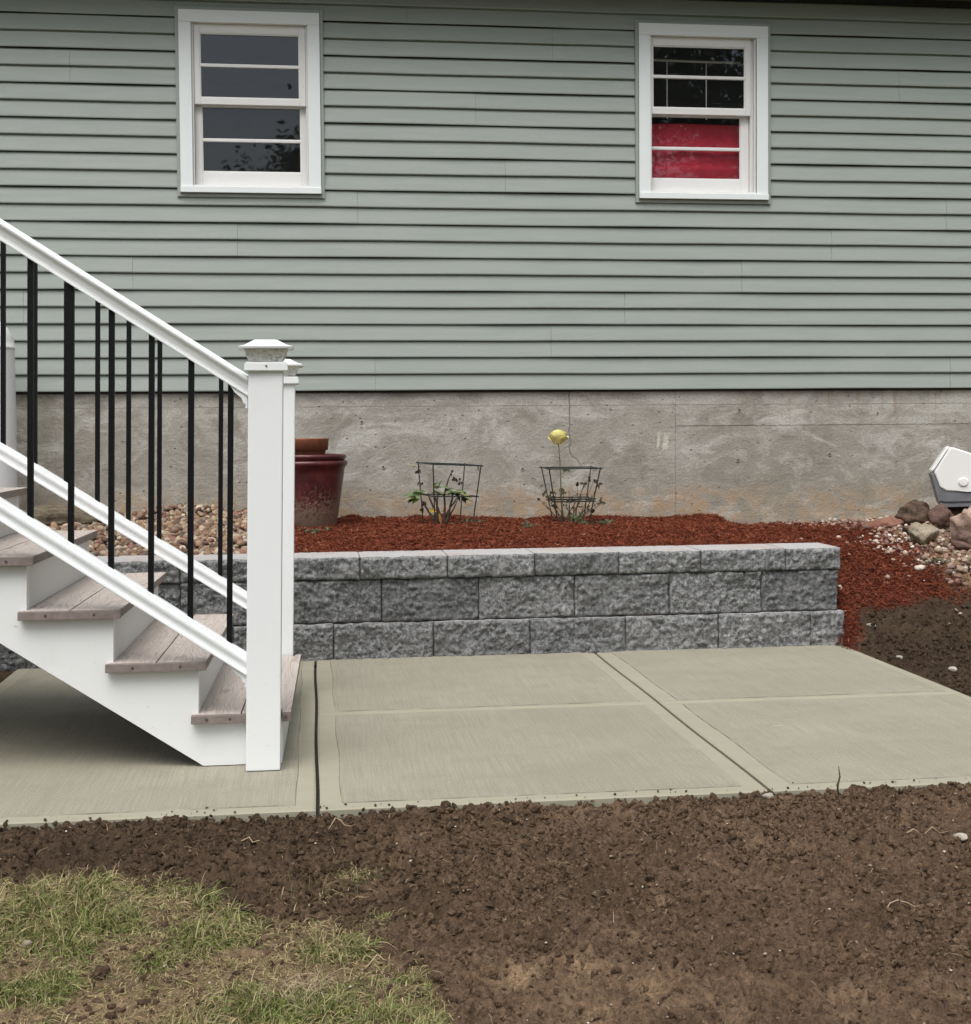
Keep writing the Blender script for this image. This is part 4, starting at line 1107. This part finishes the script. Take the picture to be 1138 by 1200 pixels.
# landing out of the frame, enlarged to block light under the stairs
bm = bmesh.new(); box(bm, -4.4, nose[-1] - .315, 4.26, 6.10, tz[-1] + RISE - .03, tz[-1] + RISE); obj("landing", bm, [mDeck], st)
for y_ in np.arange(4.40, 5.90, 0.152):
    bm = bmesh.new(); box(bm, -2.075, -2.055, y_, y_ + .146, 0.02, tz[-1] + RISE - .031); obj('shade_board', bm, mWood, st)  # unseen boards added to block light and darken the area under the stairs
for (x_, y_) in ((-4.3, 4.32), (-4.3, 6.02), (-2.1, 4.345), (-2.1, 6.02), (-2.1, 5.255)):
    bm = bmesh.new(); box(bm, x_ - .045, x_ + .045, y_ - .045, y_ + .045, -0.06, tz[-1] + RISE - .031); obj("landing_post", bm, mWood, st)

def newel(y0, xoff=0.0):
    f = sf()
    xa, xb, ya, yb = -0.2155 + xoff, -0.1115 + xoff, y0, y0 + 0.104
    bm = bmesh.new(); box(bm, xa, xb, ya, yb, 0.002, 1.222, 0.004, lambda x, y, z: (x + 0.02 * z, y, z))
    p = obj("newel_post", bm, mWhite, st)
    cxp, cyp = (xa + xb) / 2 + 0.02 * 1.25, (ya + yb) / 2
    def frust(nm, lev, mat, hollow=False, rot=0.02):
        bm = bmesh.new(); rings = []
        for (h, z) in lev:
            rings.append([bm.verts.new((cxp + sx * h * math.cos(rot) - sy * h * math.sin(rot), cyp + sx * h * math.sin(rot) + sy * h * math.cos(rot), z)) for sx, sy in ((-1, -1), (1, -1), (1, 1), (-1, 1))])
        for A, B in zip(rings, rings[1:]):
            for k in range(4): bm.faces.new((A[k], A[(k+1) % 4], B[(k+1) % 4], B[k]))
        bm.faces.new(rings[0]); bm.faces.new(rings[-1])
        bmesh.ops.bevel(bm, geom=[e for e in bm.edges if e.calc_length() < 0.05], offset=0.0018, segments=1, affect='EDGES')
        return obj(nm, bm, mat, p)
    frust("cap_collar", [(0.064, 1.221), (0.0655, 1.224), (0.064, 1.244), (0.058, 1.249), (0.040, 1.250)], mWhite)
    frust("cap_lens", [(0.049, 1.2505), (0.066, 1.2875)], mLampG)
    # pressed pattern on the lens: small raised leaves on each side
    bm = bmesh.new()
    for side in range(4):
        for k in range(26):
            u = random.uniform(-0.85, 0.85); v = random.uniform(0.1, 0.9)
            h = 0.049 + 0.017 * v + 0.0006; zz = 1.2505 + 0.037 * v; a = u * h * 0.95
            dx, dy = ((a, -h), (h, a), (-a, h), (-h, -a))[side]
            s = bmesh.ops.create_icosphere(bm, subdivisions=1, radius=0.0042)
            e1, e2 = random.uniform(.6, 1.8), random.uniform(.3, .8)
            for vv in s["verts"]:
                q = vv.co.copy()
                if side in (0, 2): q = Vector((q.x * e1, q.y * .4, q.z * e2))
                else: q = Vector((q.x * .4, q.y * e1, q.z * e2))
                vv.co = q + Vector((cxp + dx, cyp + dy, zz))
    setp(obj("lens_pattern", bm, mWhite, p, smooth=True), kind="stuff")
    bm = bmesh.new(); lathe(bm, [(0.010, 1.2515), (0.012, 1.262), (0.006, 1.279)], cxp, cyp, 12); obj("lamp_bulb", bm, mWhite, p)
    frust("cap_lid", [(0.050, 1.2880), (0.082, 1.2885), (0.084, 1.2945), (0.064, 1.300), (0.033, 1.3175), (0.018, 1.3185)], mWhite)
    bm = bmesh.new(); lathe(bm, [(0.003, 0), (0.003, 0.002), (0.001, 0.002)], 0, 0, 10)
    for v in bm.verts: v.co = Vector((cxp + v.co.x + .002, cyp - 0.0648 - v.co.z, 1.236 + v.co.y))
    obj("screw", bm, mSteel, p)
    return p
newel(4.190)
newel(5.330, 0.022)

def rail(name, y, xa, za, xb, zb, prof):
    """prof: (dy, dz) cross-section from the top line, swept along the slope in the x-z plane"""
    bm = bmesh.new(); A = [bm.verts.new((xa, y + p[0], za + p[1])) for p in prof]; B = [bm.verts.new((xb, y + p[0], zb + p[1])) for p in prof]
    n = len(prof); bm.faces.new(A); bm.faces.new(list(reversed(B)))
    for k in range(n): bm.faces.new((A[k], A[(k+1) % n], B[(k+1) % n], B[k]))
    bmesh.ops.bevel(bm, geom=[e for e in bm.edges if e.calc_length() > 0.5], offset=0.002, segments=2, affect='EDGES')
    o = obj(name, bm, mWhite, st); return o
topprof = [(-.030, 0), (.030, 0), (.036, -.010), (.036, -.016), (.024, -.030), (.0205, -.048), (.024, -.063), (-.024, -.063), (-.0205, -.048), (-.024, -.030), (-.036, -.016), (-.036, -.010)]
botprof = [(-.016, 0), (.016, 0), (.0185, -.007), (.0185, -.013), (.027, -.019), (.027, -.030), (.021, -.040), (.021, -.052), (.029, -.061), (.029, -.068), (-.029, -.068), (-.029, -.061), (-.021, -.052), (-.021, -.040), (-.027, -.030), (-.027, -.019), (-.0185, -.013), (-.0185, -.007)]
XL = -1.80
def zt_near(x): return 1.210 + 0.6475 * (-0.196 - x)
def zb_near(x): return 0.360 + 0.676 * (-0.212 - x)
def zb_far(x): return 0.417 + 0.648 * (-0.268 - x)
def zt_far(x): return 1.222 + 0.6475 * (-0.19 - x)
rail("top_rail", 4.242, -0.1935, zt_near(-0.1935), XL, zt_near(XL), topprof)
rail("bottom_rail", 4.242, -0.2100, zb_near(-0.2100), XL, zb_near(XL), botprof)
rail("top_rail", 5.386, -0.170, zt_far(-0.170), XL - .1, zt_far(XL - .1), topprof)
rail("bottom_rail", 5.386, -0.187, zb_far(-0.187), XL - .1, zb_far(XL - .1), botprof)
def baluster(x, y, zb, zt):
    def f(xx, yy, zz): return (xx + 0.02 * (zz - 1.04), yy, zz)
    bm = bmesh.new()
    h = 0.0084
    sl = 0.65
    vs_ = []
    for (dx, dy) in ((-h, -h), (h, -h), (h, h), (-h, h)):
        a = bm.verts.new(f(x + dx, y + dy, zb(x + dx) - 0.004)); b = bm.verts.new(f(x + dx, y + dy, zt(x + dx) - .0625)); vs_.append((a, b))
    for k in range(4): bm.faces.new((vs_[k][0], vs_[(k+1) % 4][0], vs_[(k+1) % 4][1], vs_[k][1]))
    bm.faces.new([v[0] for v in vs_]); bm.faces.new([v[1] for v in reversed(vs_)])
    obj("baluster", bm, mBlack, st)
for k in range(13): baluster(-0.2488 - 0.1182 * k - 0.00003 * k * k, 4.242, zb_near, zt_near)
for k in range(13): baluster(-0.3531 - 0.1164 * k, 5.386, zb_far, zt_far)
# rail brackets at the bottom post
for (xb_, zf, y_) in ((-0.196, lambda x: zt_near(x) - .064, 4.242), (-0.210, lambda x: zb_near(x) - .068, 4.242), (-0.174, lambda x: zt_far(x) - .064, 5.386), (-0.188, lambda x: zb_far(x) - .068, 5.386)):
    z_ = zf(xb_); bm = bmesh.new()
    prism(bm, [(xb_, z_), (xb_ - .052, z_ + .0345), (xb_ - .038, z_ + .012), (xb_ - .018, z_ - .005), (xb_ - .013, z_ - .019), (xb_ - .005, z_ - .023), (xb_ - .007, z_ - .036), (xb_, z_ - .036)], y_ - .017, y_ + .017, 'y')
    obj("rail_bracket", bm, mWhite, st)

# ------------------------------------------------------------------ tank
bm = bmesh.new(); R = 0.185; cxp, cyp = -1.855, 8.02
prof = [(R * .8, 0.46), (R, 0.47), (R, 1.515)]
lathe(bm, [(R * .75, 0.45), (R, 0.47), (R, 0.475), (R, 0.50), (R, 1.49), (R, 1.51), (R, 1.512), (R + .004, 1.515), (R + .004, 1.527), (R, 1.53), (R * .985, 1.56), (R * .93, 1.595), (R * .82, 1.632), (R * .66, 1.662), (R * .46, 1.685), (R * .22, 1.697), (0.01, 1.70)], cxp, cyp, 48)
tank = obj("gas_tank", bm, mTank, loc=(cxp, cyp, 0.45), smooth=True)
setp(tank, "tall white cylindrical tank with domed top behind the stairs", "tank")
bm = bmesh.new(); lathe(bm, [(0.05, 1.69), (0.05, 1.74), (0.045, 1.745), (0.02, 1.745)], cxp, cyp, 20); obj("tank_collar", bm, mTank, tank)

# ------------------------------------------------------------------ pots
PX, PY = -0.045, 7.98
PB = float(bed_h(PX, PY)) - 0.015
def potmesh(zb, zr, rb, rr, lip, wall_=0.016):
    H_ = zr - zb
    return [(rb * .93, zb), (rb, zb + .012), (rb + (rr - rb) * .40, zb + H_ * .42), (rb + (rr - rb) * .76, zb + H_ * .80), (rr - .010, zr - lip - .012), (rr + .002, zr - lip), (rr + .008, zr - lip * .5), (rr + .004, zr - .004), (rr - .006, zr),
            (rr - wall_, zr - .004), (rr - wall_ - .008, zr - lip), (rb - .01 + (rr - rb) * .4, zb + H_ * .4), (rb - .012, zb + .02)]
bm = bmesh.new(); lathe(bm, potmesh(PB, 0.868, 0.175, 0.238, 0.030), PX, PY, 56)
pot = obj("planter_pot", bm, mPotG, loc=(PX, PY, PB), smooth=True); setp(pot, "large burgundy glazed planter standing on the mulch behind the post", "planter", "stacked planters")
bm = bmesh.new(); lathe(bm, potmesh(PB + .10, 0.905, 0.14, 0.234, 0.026), PX - .004, PY, 56, 0.0, (-.01, 0))
pot2 = obj("planter_pot", bm, mPotG, loc=(PX, PY, PB + .1), smooth=True); setp(pot2, "second burgundy planter nested inside the large one, only rim showing", "planter", "stacked planters")
bm = bmesh.new(); r_ = 0.158
lathe(bm, [(r_ * .78, 0.845), (r_ * .90, 0.925), (r_ * .915, 0.927), (r_ * .975, 0.928), (r_, 0.990), (r_ + .002, 0.994), (r_ - .010, 0.995), (r_ - .016, 0.93), (r_ * .7, 0.86)], PX - .022, PY, 56)
pot3 = obj("flower_pot", bm, mTerra, loc=(PX - .022, PY, 0.845), smooth=True); setp(pot3, "orange terracotta pot sitting in the burgundy planters", "flower pot")

# ------------------------------------------------------------------ plant cages and roses
def cage(cx, cy, zb, zt, wt, wb, rot, mids, label, tilt=0.0, skew=0.0):
    t = thing("plant_cage", (cx, cy, zb), label, "plant cage", "wire cages round the roses")
    def corner(k, fz, ext=0.0):
        h = (wb + (wt - wb) * fz) / 2 + ext
        a = rot + math.pi / 4 + k * math.pi / 2; R_ = h * math.sqrt(2)
        return Vector((cx + R_ * math.cos(a) + skew * fz, cy + R_ * math.sin(a), zb + (zt - zb) * fz + tilt * R_ * math.cos(a) * fz))
    for k in range(4):
        bm = bmesh.new(); tube(bm, [corner(k, -0.12), corner(k, 1.02)], 0.0036, 6); obj("upright_wire", bm, mWire, t)
    for fz in mids + [1.0]:
        bm = bmesh.new()
        for k in range(4):
            a, b = corner(k, fz), corner((k + 1) % 4, fz); d = (b - a).normalized() * 0.014
            tube(bm, [a - d, b + d], 0.0038, 6)
        obj("ring_wire", bm, mWire, t)
    return t
cage(0.775, 7.92, 0.475, 0.838, 0.290, 0.225, 0.22, [0.50], "square wire cage round the leafy bush beside the planters", -0.05, 0.012)
cage(1.505, 7.92, 0.465, 0.808, 0.300, 0.175, -0.02, [0.48, 0.44], "square wire cage round the twiggy bush with yellow flower", 0.0)

def leaf(bm, p, d, up, L, W_, col=None, lay=None):
    d = d.normalized(); s = d.cross(up)
    if s.length < 1e-3: s = d.cross(Vector((1, 0, 0)))
    s.normalize(); nrm = s.cross(d)
    prof = [(0, 0.08), (.2, .75), (.45, 1.0), (.72, .7), (1.0, .03)]
    Lr, C_, Rr = [], [], []
    for t_, w in prof:
        c = p + d * L * t_ - nrm * (0.25 * L * t_ * t_)
        C_.append(bm.verts.new(c)); Lr.append(bm.verts.new(c + s * W_ * w * .5 + nrm * W_ * .18 * w)); Rr.append(bm.verts.new(c - s * W_ * w * .5 + nrm * W_ * .18 * w))
    fs = []
    for i in range(4):
        fs.append(bm.faces.new((C_[i], C_[i+1], Lr[i+1], Lr[i]))); fs.append(bm.faces.new((C_[i], Rr[i], Rr[i+1], C_[i+1])))
    if lay is not None:
        for v in C_ + Lr + Rr: v[lay] = (col[0], col[1], col[2], 1.0)
    return fs
def leafmesh():
    bm = bmesh.new(); lay = bm.verts.layers.float_color.new("Col"); return bm, lay
rr_ = random.Random(5)
# left bush: dark canes fanning from the crown, a few green leaf sprays, withered tips
def rose_left():
    cx, cy, cz = 0.745, 7.92, 0.47
    t = thing("rose_bush", (cx, cy, cz), "pruned rose bush with dark canes and a few big green leaves", "rose bush", "rose bushes in the mulch bed")
    canes = [((-.005, 0, 0), (-.055, .02, .12), (-.085, .03, .20)), ((.0, 0, 0), (-.025, -.01, .10), (-.055, -.02, .21)), ((.012, 0, 0), (.012, .0, .11), (.018, .01, .215)), ((.012, 0, 0), (.045, -.01, .10), (.062, -.02, .205)),
             ((.012, 0, .05), (.06, .02, .14), (.11, .03, .19)), ((.02, 0, .03), (.065, .04, .09), (.10, .06, .17)), ((-.01, .01, .0), (-.075, .05, .07), (-.11, .07, .15)), ((.01, 0, .18), (.035, 0, .27), (.055, 0, .325)), ((.0, 0, 0), (-.04, .05, .09), (-.02, .07, .20))]
    for a, m_, b in canes:
        bm = bmesh.new(); pts = []
        for i in range(6):
            q = i / 5; p = Vector(a) * (1-q)**2 + Vector(m_) * 2*q*(1-q) + Vector(b) * q*q
            pts.append(Vector((cx, cy, cz)) + p + Vector((rr_.uniform(-.003, .003), 0, 0)))
        r0_ = .0100 if a[2] < 0.02 else .0060
        tube(bm, pts, [r0_ * (1 - .12 * i) for i in range(6)], 6); obj("cane", bm, mStem, t, smooth=True)
    sprays = [(-.115, .02, .195, -1, .15, 8, 1.15), (-.155, .02, .175, -1, -.1, 6, 1.1), (-.045, -.02, .235, 0.2, .9, 5, .8), (-.025, 0, .20, 0.1, .6, 4, .9), (.045, -.01, .215, -.5, .5, 6, .9), (.08, -.02, .20, .9, .1, 8, 1.15), (.11, -.02, .18, .9, -.5, 5, .9), (-.16, .05, .36, -1, .1, 3, .5)]
    bm, lay = leafmesh()
    for (x, y, z, dx, dz, n_, s) in sprays:
        for k in range(int(n_ * 1.5)):
            p = Vector((cx + x + rr_.uniform(-.024, .024), cy + y + rr_.uniform(-.02, .02), cz + z + rr_.uniform(-.012, .012)))
            d = Vector((dx + rr_.uniform(-.7, .7), rr_.uniform(-1.0, .3), dz * .6 + rr_.uniform(-.45, .35)))
            g_ = rr_.uniform(.7, 1.3); c = (0.100 * g_, 0.170 * g_, 0.058 * g_) if rr_.random() < .8 else (0.22, 0.22, 0.08)
            leaf(bm, p, d, Vector((0, -.4, 1)), rr_.uniform(.036, .060) * s, rr_.uniform(.024, .040) * s, c, lay)
    obj("foliage", bm, mLeaf, t)
    bm, lay = leafmesh()
    for (x, y, z, n_) in ((-.11, .0, .145, 6), (-.12, 0, .105, 3), (.06, 0, .325, 4), (.075, 0, .285, 5), (.105, .01, .275, 5), (-.135, .02, .33, 7), (-.125, .02, .27, 3), (-.055, -.02, .065, 3)):
        for k in range(n_):
            p = Vector((cx + x + rr_.uniform(-.012, .012), cy + y, cz + z + rr_.uniform(-.012, .012)))
            d = Vector((rr_.uniform(-.5, .5), rr_.uniform(-.4, .4), -1 + rr_.uniform(0, .7))); g_ = rr_.uniform(.6, 1.3)
            leaf(bm, p, d, Vector((0, -1, .2)), rr_.uniform(.014, .028), rr_.uniform(.009, .015), (0.065 * g_, 0.040 * g_, 0.030 * g_), lay)
    obj("withered_leaves", bm, mLeaf, t)
    bm, lay = leafmesh()
    for k in range(5):
        leaf(bm, Vector((cx - .062 + rr_.uniform(-.012, .016), cy - .03, cz + .10)), Vector((rr_.uniform(-1, 1), -.4, rr_.uniform(-.2, .4))), Vector((0, -1, .3)), .026, .016, (0.55, 0.36, 0.04), lay)
    leaf(bm, Vector((cx - .022, cy - .03, cz + .085)), Vector((.18, -.05, -1)), Vector((0, -1, 0)), .075, .016, (0.50, 0.30, 0.09), lay)
    obj("yellow_leaves", bm, mLeaf, t)
rose_left()
def rose_right():
    cx, cy, cz = 1.50, 7.92, 0.465
    t = thing("rose_bush", (cx, cy, cz), "nearly bare twiggy rose bush with one tall yellow bloom", "rose bush", "rose bushes in the mulch bed")
    bm, lay = leafmesh()
    ends = [(-.175, .0, .155), (-.15, .02, .20), (-.13, .0, .185), (-.10, .03, .205), (-.06, -.01, .215), (-.03, .02, .205), (-.005, -.01, .20), (.055, .03, .235), (.085, .0, .25), (.115, .01, .275), (.14, 0, .265), (.175, .02, .24), (.185, .0, .13), (.15, .03, .10), (.12, -.02, .12), (.03, .02, .16), (-.02, .0, .14), (.07, -.01, .17), (-.09, .04, .12), (.20, .03, .165), (.19, 0, .03)]
    for i, e in enumerate(ends):
        b0 = rr_.choice([(-.035, 0, 0), (.01, 0, 0), (.018, 0, 0), (-.05, .01, 0)]) if abs(e[0]) < .16 else ((-.04, 0, .02) if e[0] < 0 else (.03, 0, .03))
        mid = ((b0[0] + e[0]) / 2 + rr_.uniform(-.02, .02), e[1] * .4 + rr_.uniform(-.02, .02), e[2] * .42)
        pts = []
        for k in range(7):
            q = k / 6; p = Vector(b0) * (1-q)**2 + Vector(mid) * 2*q*(1-q) + Vector(e) * q*q
            pts.append(Vector((cx, cy, cz)) + p + Vector((rr_.uniform(-.004, .004), rr_.uniform(-.003, .003), rr_.uniform(-.003, .003))))
        r0_ = rr_.uniform(.0026, .0048)
        bm2 = bmesh.new(); tube(bm2, pts, [r0_ * (1 - .11 * k) for k in range(7)], 5)
        for k in (3, 4, 5):
            if rr_.random() < .6:
                tip = pts[k] + Vector((rr_.uniform(-.05, .05), rr_.uniform(-.02, .02), rr_.uniform(.01, .05)))
                tube(bm2, [pts[k], (pts[k] + tip) / 2 + Vector((0, 0, .005)), tip], [.0016, .0013, .0008], 4)
                for q in range(rr_.choice([0, 1, 2, 2])):
                    leaf(bm, tip, Vector((rr_.uniform(-1, 1), rr_.uniform(-.5, .5), rr_.uniform(-.8, .5))), Vector((0, -1, .4)), rr_.uniform(.010, .020), rr_.uniform(.007, .013), (0.055, 0.050, 0.028), lay)
        obj("cane", bm2, mStem, t, smooth=True)
        for q in range(rr_.choice([1, 2, 3])):
            g_ = rr_.uniform(.7, 1.2)
            leaf(bm, pts[-1], Vector((rr_.uniform(-1, 1), rr_.uniform(-.6, .3), rr_.uniform(-.8, .6))), Vector((0, -1, .4)), rr_.uniform(.020, .034), rr_.uniform(.014, .022), (0.06 * g_, 0.055 * g_, 0.030 * g_), lay)
    for k in range(16):   # green regrowth at the foot
        leaf(bm, Vector((cx + .03 + rr_.uniform(-.03, .05), cy - .02 + rr_.uniform(-.02, .02), cz + rr_.uniform(0, .055))), Vector((rr_.uniform(-1, 1), rr_.uniform(-.6, .2), rr_.uniform(.2, 1))), Vector((0, -1, .5)), .030, .016, (0.085, 0.125, 0.045), lay)
    obj("foliage", bm, mLeaf, t)
    stem = [Vector((cx + x, cy, cz + z)) for x, z in ((-.035, 0), (-.045, .10), (-.052, .20), (-.054, .30), (-.058, .40), (-.066, .485))]
    bm = bmesh.new(); tube(bm, stem, [.0045, .004, .0037, .0033, .003, .0028], 6)
    for (k, dx, dz) in ((3, .03, .02), (4, -.028, .012), (4, -.02, -.03), (3, .03, -.02)):
        tube(bm, [stem[k], stem[k] + Vector((dx, 0, dz))], [.0014, .0008], 4)
    obj("flower_stem", bm, mStemG, t, smooth=True)
    bm, lay = leafmesh()
    for k in range(6):
        leaf(bm, stem[3] + Vector((.012 + .006 * k, -.005, .03)), Vector((rr_.uniform(-1, 1), -.5, rr_.uniform(-.5, .3))), Vector((0, -1, .5)), .022, .016, (0.06, 0.075, 0.038), lay)
    obj("stem_leaves", bm, mLeaf, t)
    # bloom: three whorls of cupped petals on a green calyx
    top = stem[-1] + Vector((0, 0, .012))
    bm = bmesh.new()
    ctr = top + Vector((0, 0, 0.026))
    for ring, (n_, R_, a0, a1, flare, lift) in enumerate(((6, .043, 2.75, 1.30, .016, 0), (6, .038, 2.4, 1.0, .012, .006), (5, .031, 2.1, .78, .010, .013), (5, .023, 1.9, .55, .008, .019), (4, .014, 1.7, .40, .005, .025))):
        for k in range(n_):
            a = 2 * math.pi * (k + .41 * ring) / n_ + rr_.uniform(-.22, .22); half = math.pi / n_ * rr_.uniform(.9, 1.25); e1 = a1 + rr_.uniform(-.15, .2); G_ = []
            for i in range(6):
                row = []
                for j in range(6):
                    v_, u_ = i / 5, (j / 5 - .5) * 2
                    pol = a0 + (e1 - a0) * v_ + .16 * u_ * u_ * v_; az = a + .25 * v_ + u_ * half * (0.45 + .55 * math.sin(min(1, v_ * 1.2) * 1.57))
                    rr2 = R_ * (1 + .07 * math.cos(u_ * 1.5)) + flare * max(0, v_ - .6) / .4 + rr_.uniform(-.0018, .0018)
                    row.append(bm.verts.new(ctr + Vector((0, 0, lift)) + Vector((rr2 * math.sin(pol) * math.cos(az), rr2 * math.sin(pol) * math.sin(az), rr2 * math.cos(pol)))))
                G_.append(row)
            for i in range(5):
                for j in range(5): bm.faces.new((G_[i][j], G_[i][j+1], G_[i+1][j+1], G_[i+1][j]))
    obj("bloom", bm, mPetal, t, smooth=True)
    bm = bmesh.new(); lathe(bm, [(.002, -.012), (.006, -.004), (.008, .004), (.005, .008)], top.x, top.y, 10, top.z); obj("calyx", bm, mStemG, t, smooth=True)
rose_right()
def weed(x, y, n_, spread, label, hfun=bed_h):
    z = float(hfun(x, y)); bm, lay = leafmesh()
    for k in range(n_):
        px, py = x + rr_.gauss(0, spread), y + rr_.gauss(0, .03); g_ = rr_.uniform(.6, 1.3); zl = z + rr_.uniform(.006, .03)
        n0_ = len(bm.verts); tube(bm, [(x, y, z - .004), ((x + px) / 2, (y + py) / 2, zl + .006), (px, py, zl)], .0012, 3)
        bm.verts.ensure_lookup_table()
        for v in bm.verts[n0_:]: v[lay] = (0.07, 0.08, 0.04, 1.0)
        leaf(bm, Vector((px, py, zl)), Vector((rr_.uniform(-1, 1), rr_.uniform(-1, .3), rr_.uniform(-.1, .8))), Vector((0, -.5, 1)), rr_.uniform(.018, .036), rr_.uniform(.010, .018), (0.065 * g_, 0.10 * g_, 0.045 * g_), lay)
    o = obj("weed", bm, mLeaf, loc=(x, y, z)); setp(o, label, "weed", "weeds sprouting in the mulch")
weed(0.91, 7.88, 26, .055, "low green weed at the foot of the left wire cage")
weed(1.20, 7.60, 20, .025, "small green weed in the mulch midway between the cages")
weed(1.70, 7.90, 18, .05, "low green weed just right of the right wire cage")
weed(-0.02, 7.62, 14, .03, "small green weed at the front foot of the burgundy planter")
weed(3.33, 6.98, 22, .04, "dull green weed among the gravel at the right", gz)

# ------------------------------------------------------------------ cooler on the rocks
cl_ = thing("cooler", (3.98, 7.96, 0.55), "white lidded grey picnic cooler tipped on the rocks by the foundation", "cooler")
CX, CY = 3.790, 7.84
CSH = -0.075
CA = math.radians(-21)
def cmap(x, y, z):
    dx, dy = (x - CX) * 1.08, y - CY
    return (CX + CSH + dx * math.cos(CA) - dy * math.sin(CA), CY + dx * math.sin(CA) + dy * math.cos(CA), z)
def coolf(pts, y0, y1, name, mat, bev=0.008, taper=0.0):
    bm = bmesh.new(); prism(bm, pts, CY + y0, CY + y1, 'y', cmap)
    bmesh.ops.bevel(bm, geom=bm.edges[:], offset=bev, segments=3, affect='EDGES', profile=0.6)
    return obj(name, bm, mat, cl_)
# house shaped lid over a tapered body, seen face on
coolf([(3.797, 0.757), (3.872, 0.892), (3.893, 0.910), (4.05, 0.852), (4.165, 0.715), (4.115, 0.655), (3.975, 0.640), (3.862, 0.646), (3.828, 0.668)], 0.0, 0.235, "lid", mCoolW, 0.010)
coolf([(3.780, 0.748), (3.796, 0.752), (3.826, 0.664), (3.862, 0.641), (3.975, 0.634), (4.115, 0.650), (4.165, 0.70), (4.115, 0.575), (4.09, 0.555), (3.855, 0.545), (3.832, 0.556), (3.822, 0.580)], 0.008, 0.228, "body", mCoolG, 0.006)
coolf([(3.826, 0.588), (3.862, 0.581), (4.108, 0.590), (4.107, 0.584), (3.862, 0.575), (3.827, 0.582)], 0.003, 0.020, "body_groove", mDark, 0.0008)
coolf([(3.779, 0.768), (3.862, 0.906), (3.880, 0.915), (3.872, 0.898), (3.797, 0.768)], 0.05, 0.18, "handle", mCoolW, 0.003)
bm = bmesh.new(); lathe(bm, [(0.026, 0), (0.026, 0.006), (0.022, 0.009), (0.004, 0.010)], 0, 0, 28)
for v in bm.verts: v.co = Vector(cmap(3.952 + v.co.x, CY - v.co.z, 0.700 + v.co.y))
obj("lid_button", bm, mCoolW, cl_)

# ------------------------------------------------------------------ trees behind the camera, seen mirrored in the window panes
def tree(x, y, h, rad, seed, label):
    z = float(ground_h(x, y)); r = np.random.default_rng(seed)
    t = thing("tree", (x, y, z), label, "tree", "trees mirrored in the windows")
    bm = bmesh.new(); tube(bm, [(x, y, z - .1), (x + .05, y, z + h * .3), (x - .05, y + .1, z + h * .6), (x, y, z + h * .92)], [.16, .12, .08, .02], 8)
    for k in range(9):
        a = r.uniform(0, 6.28); zz = z + h * r.uniform(.3, .7); L_ = rad * r.uniform(.5, .85)
        tube(bm, [(x, y, zz), (x + math.cos(a) * L_ * .5, y + math.sin(a) * L_ * .5, zz + h * .07), (x + math.cos(a) * L_, y + math.sin(a) * L_, zz + h * .16)], [.05, .035, .012], 5)
    obj("trunk", bm, mStem, t, smooth=True)
    n = 15000; cen = r.normal(0, 1, (60, 3)); cen /= np.linalg.norm(cen, axis=1)[:, None]; cen *= r.uniform(.35, 1, (60, 1)) ** .5
    c = cen[r.integers(0, 60, n)] + r.normal(0, .13, (n, 3))
    P = np.stack([x + c[:, 0] * rad, y + c[:, 1] * rad, z + h * .62 + c[:, 2] * h * .38], -1)
    q = np.array([[-1, 0, 0], [0, -.5, .1], [1, 0, 0], [0, .5, .1]], float); f = np.array([[0, 1, 2, 3]])
    s = r.uniform(.05, .10, (n, 1)) * np.ones((1, 3))
    scatter("crown", q, f, P - np.array([x, y, z]), s, np.array([0.05, 0.085, 0.03]) * r.uniform(.6, 1.3, (n, 1)), mLeaf, 1.0, 0.1, False, None, None, t)
tree(7.4, -8.4, 9.6, 2.7, 91, "tall leafy tree mirrored in the right window")
tree(-0.05, -8.0, 7.0, 1.5, 92, "smaller leafy tree mirrored low in the left window")
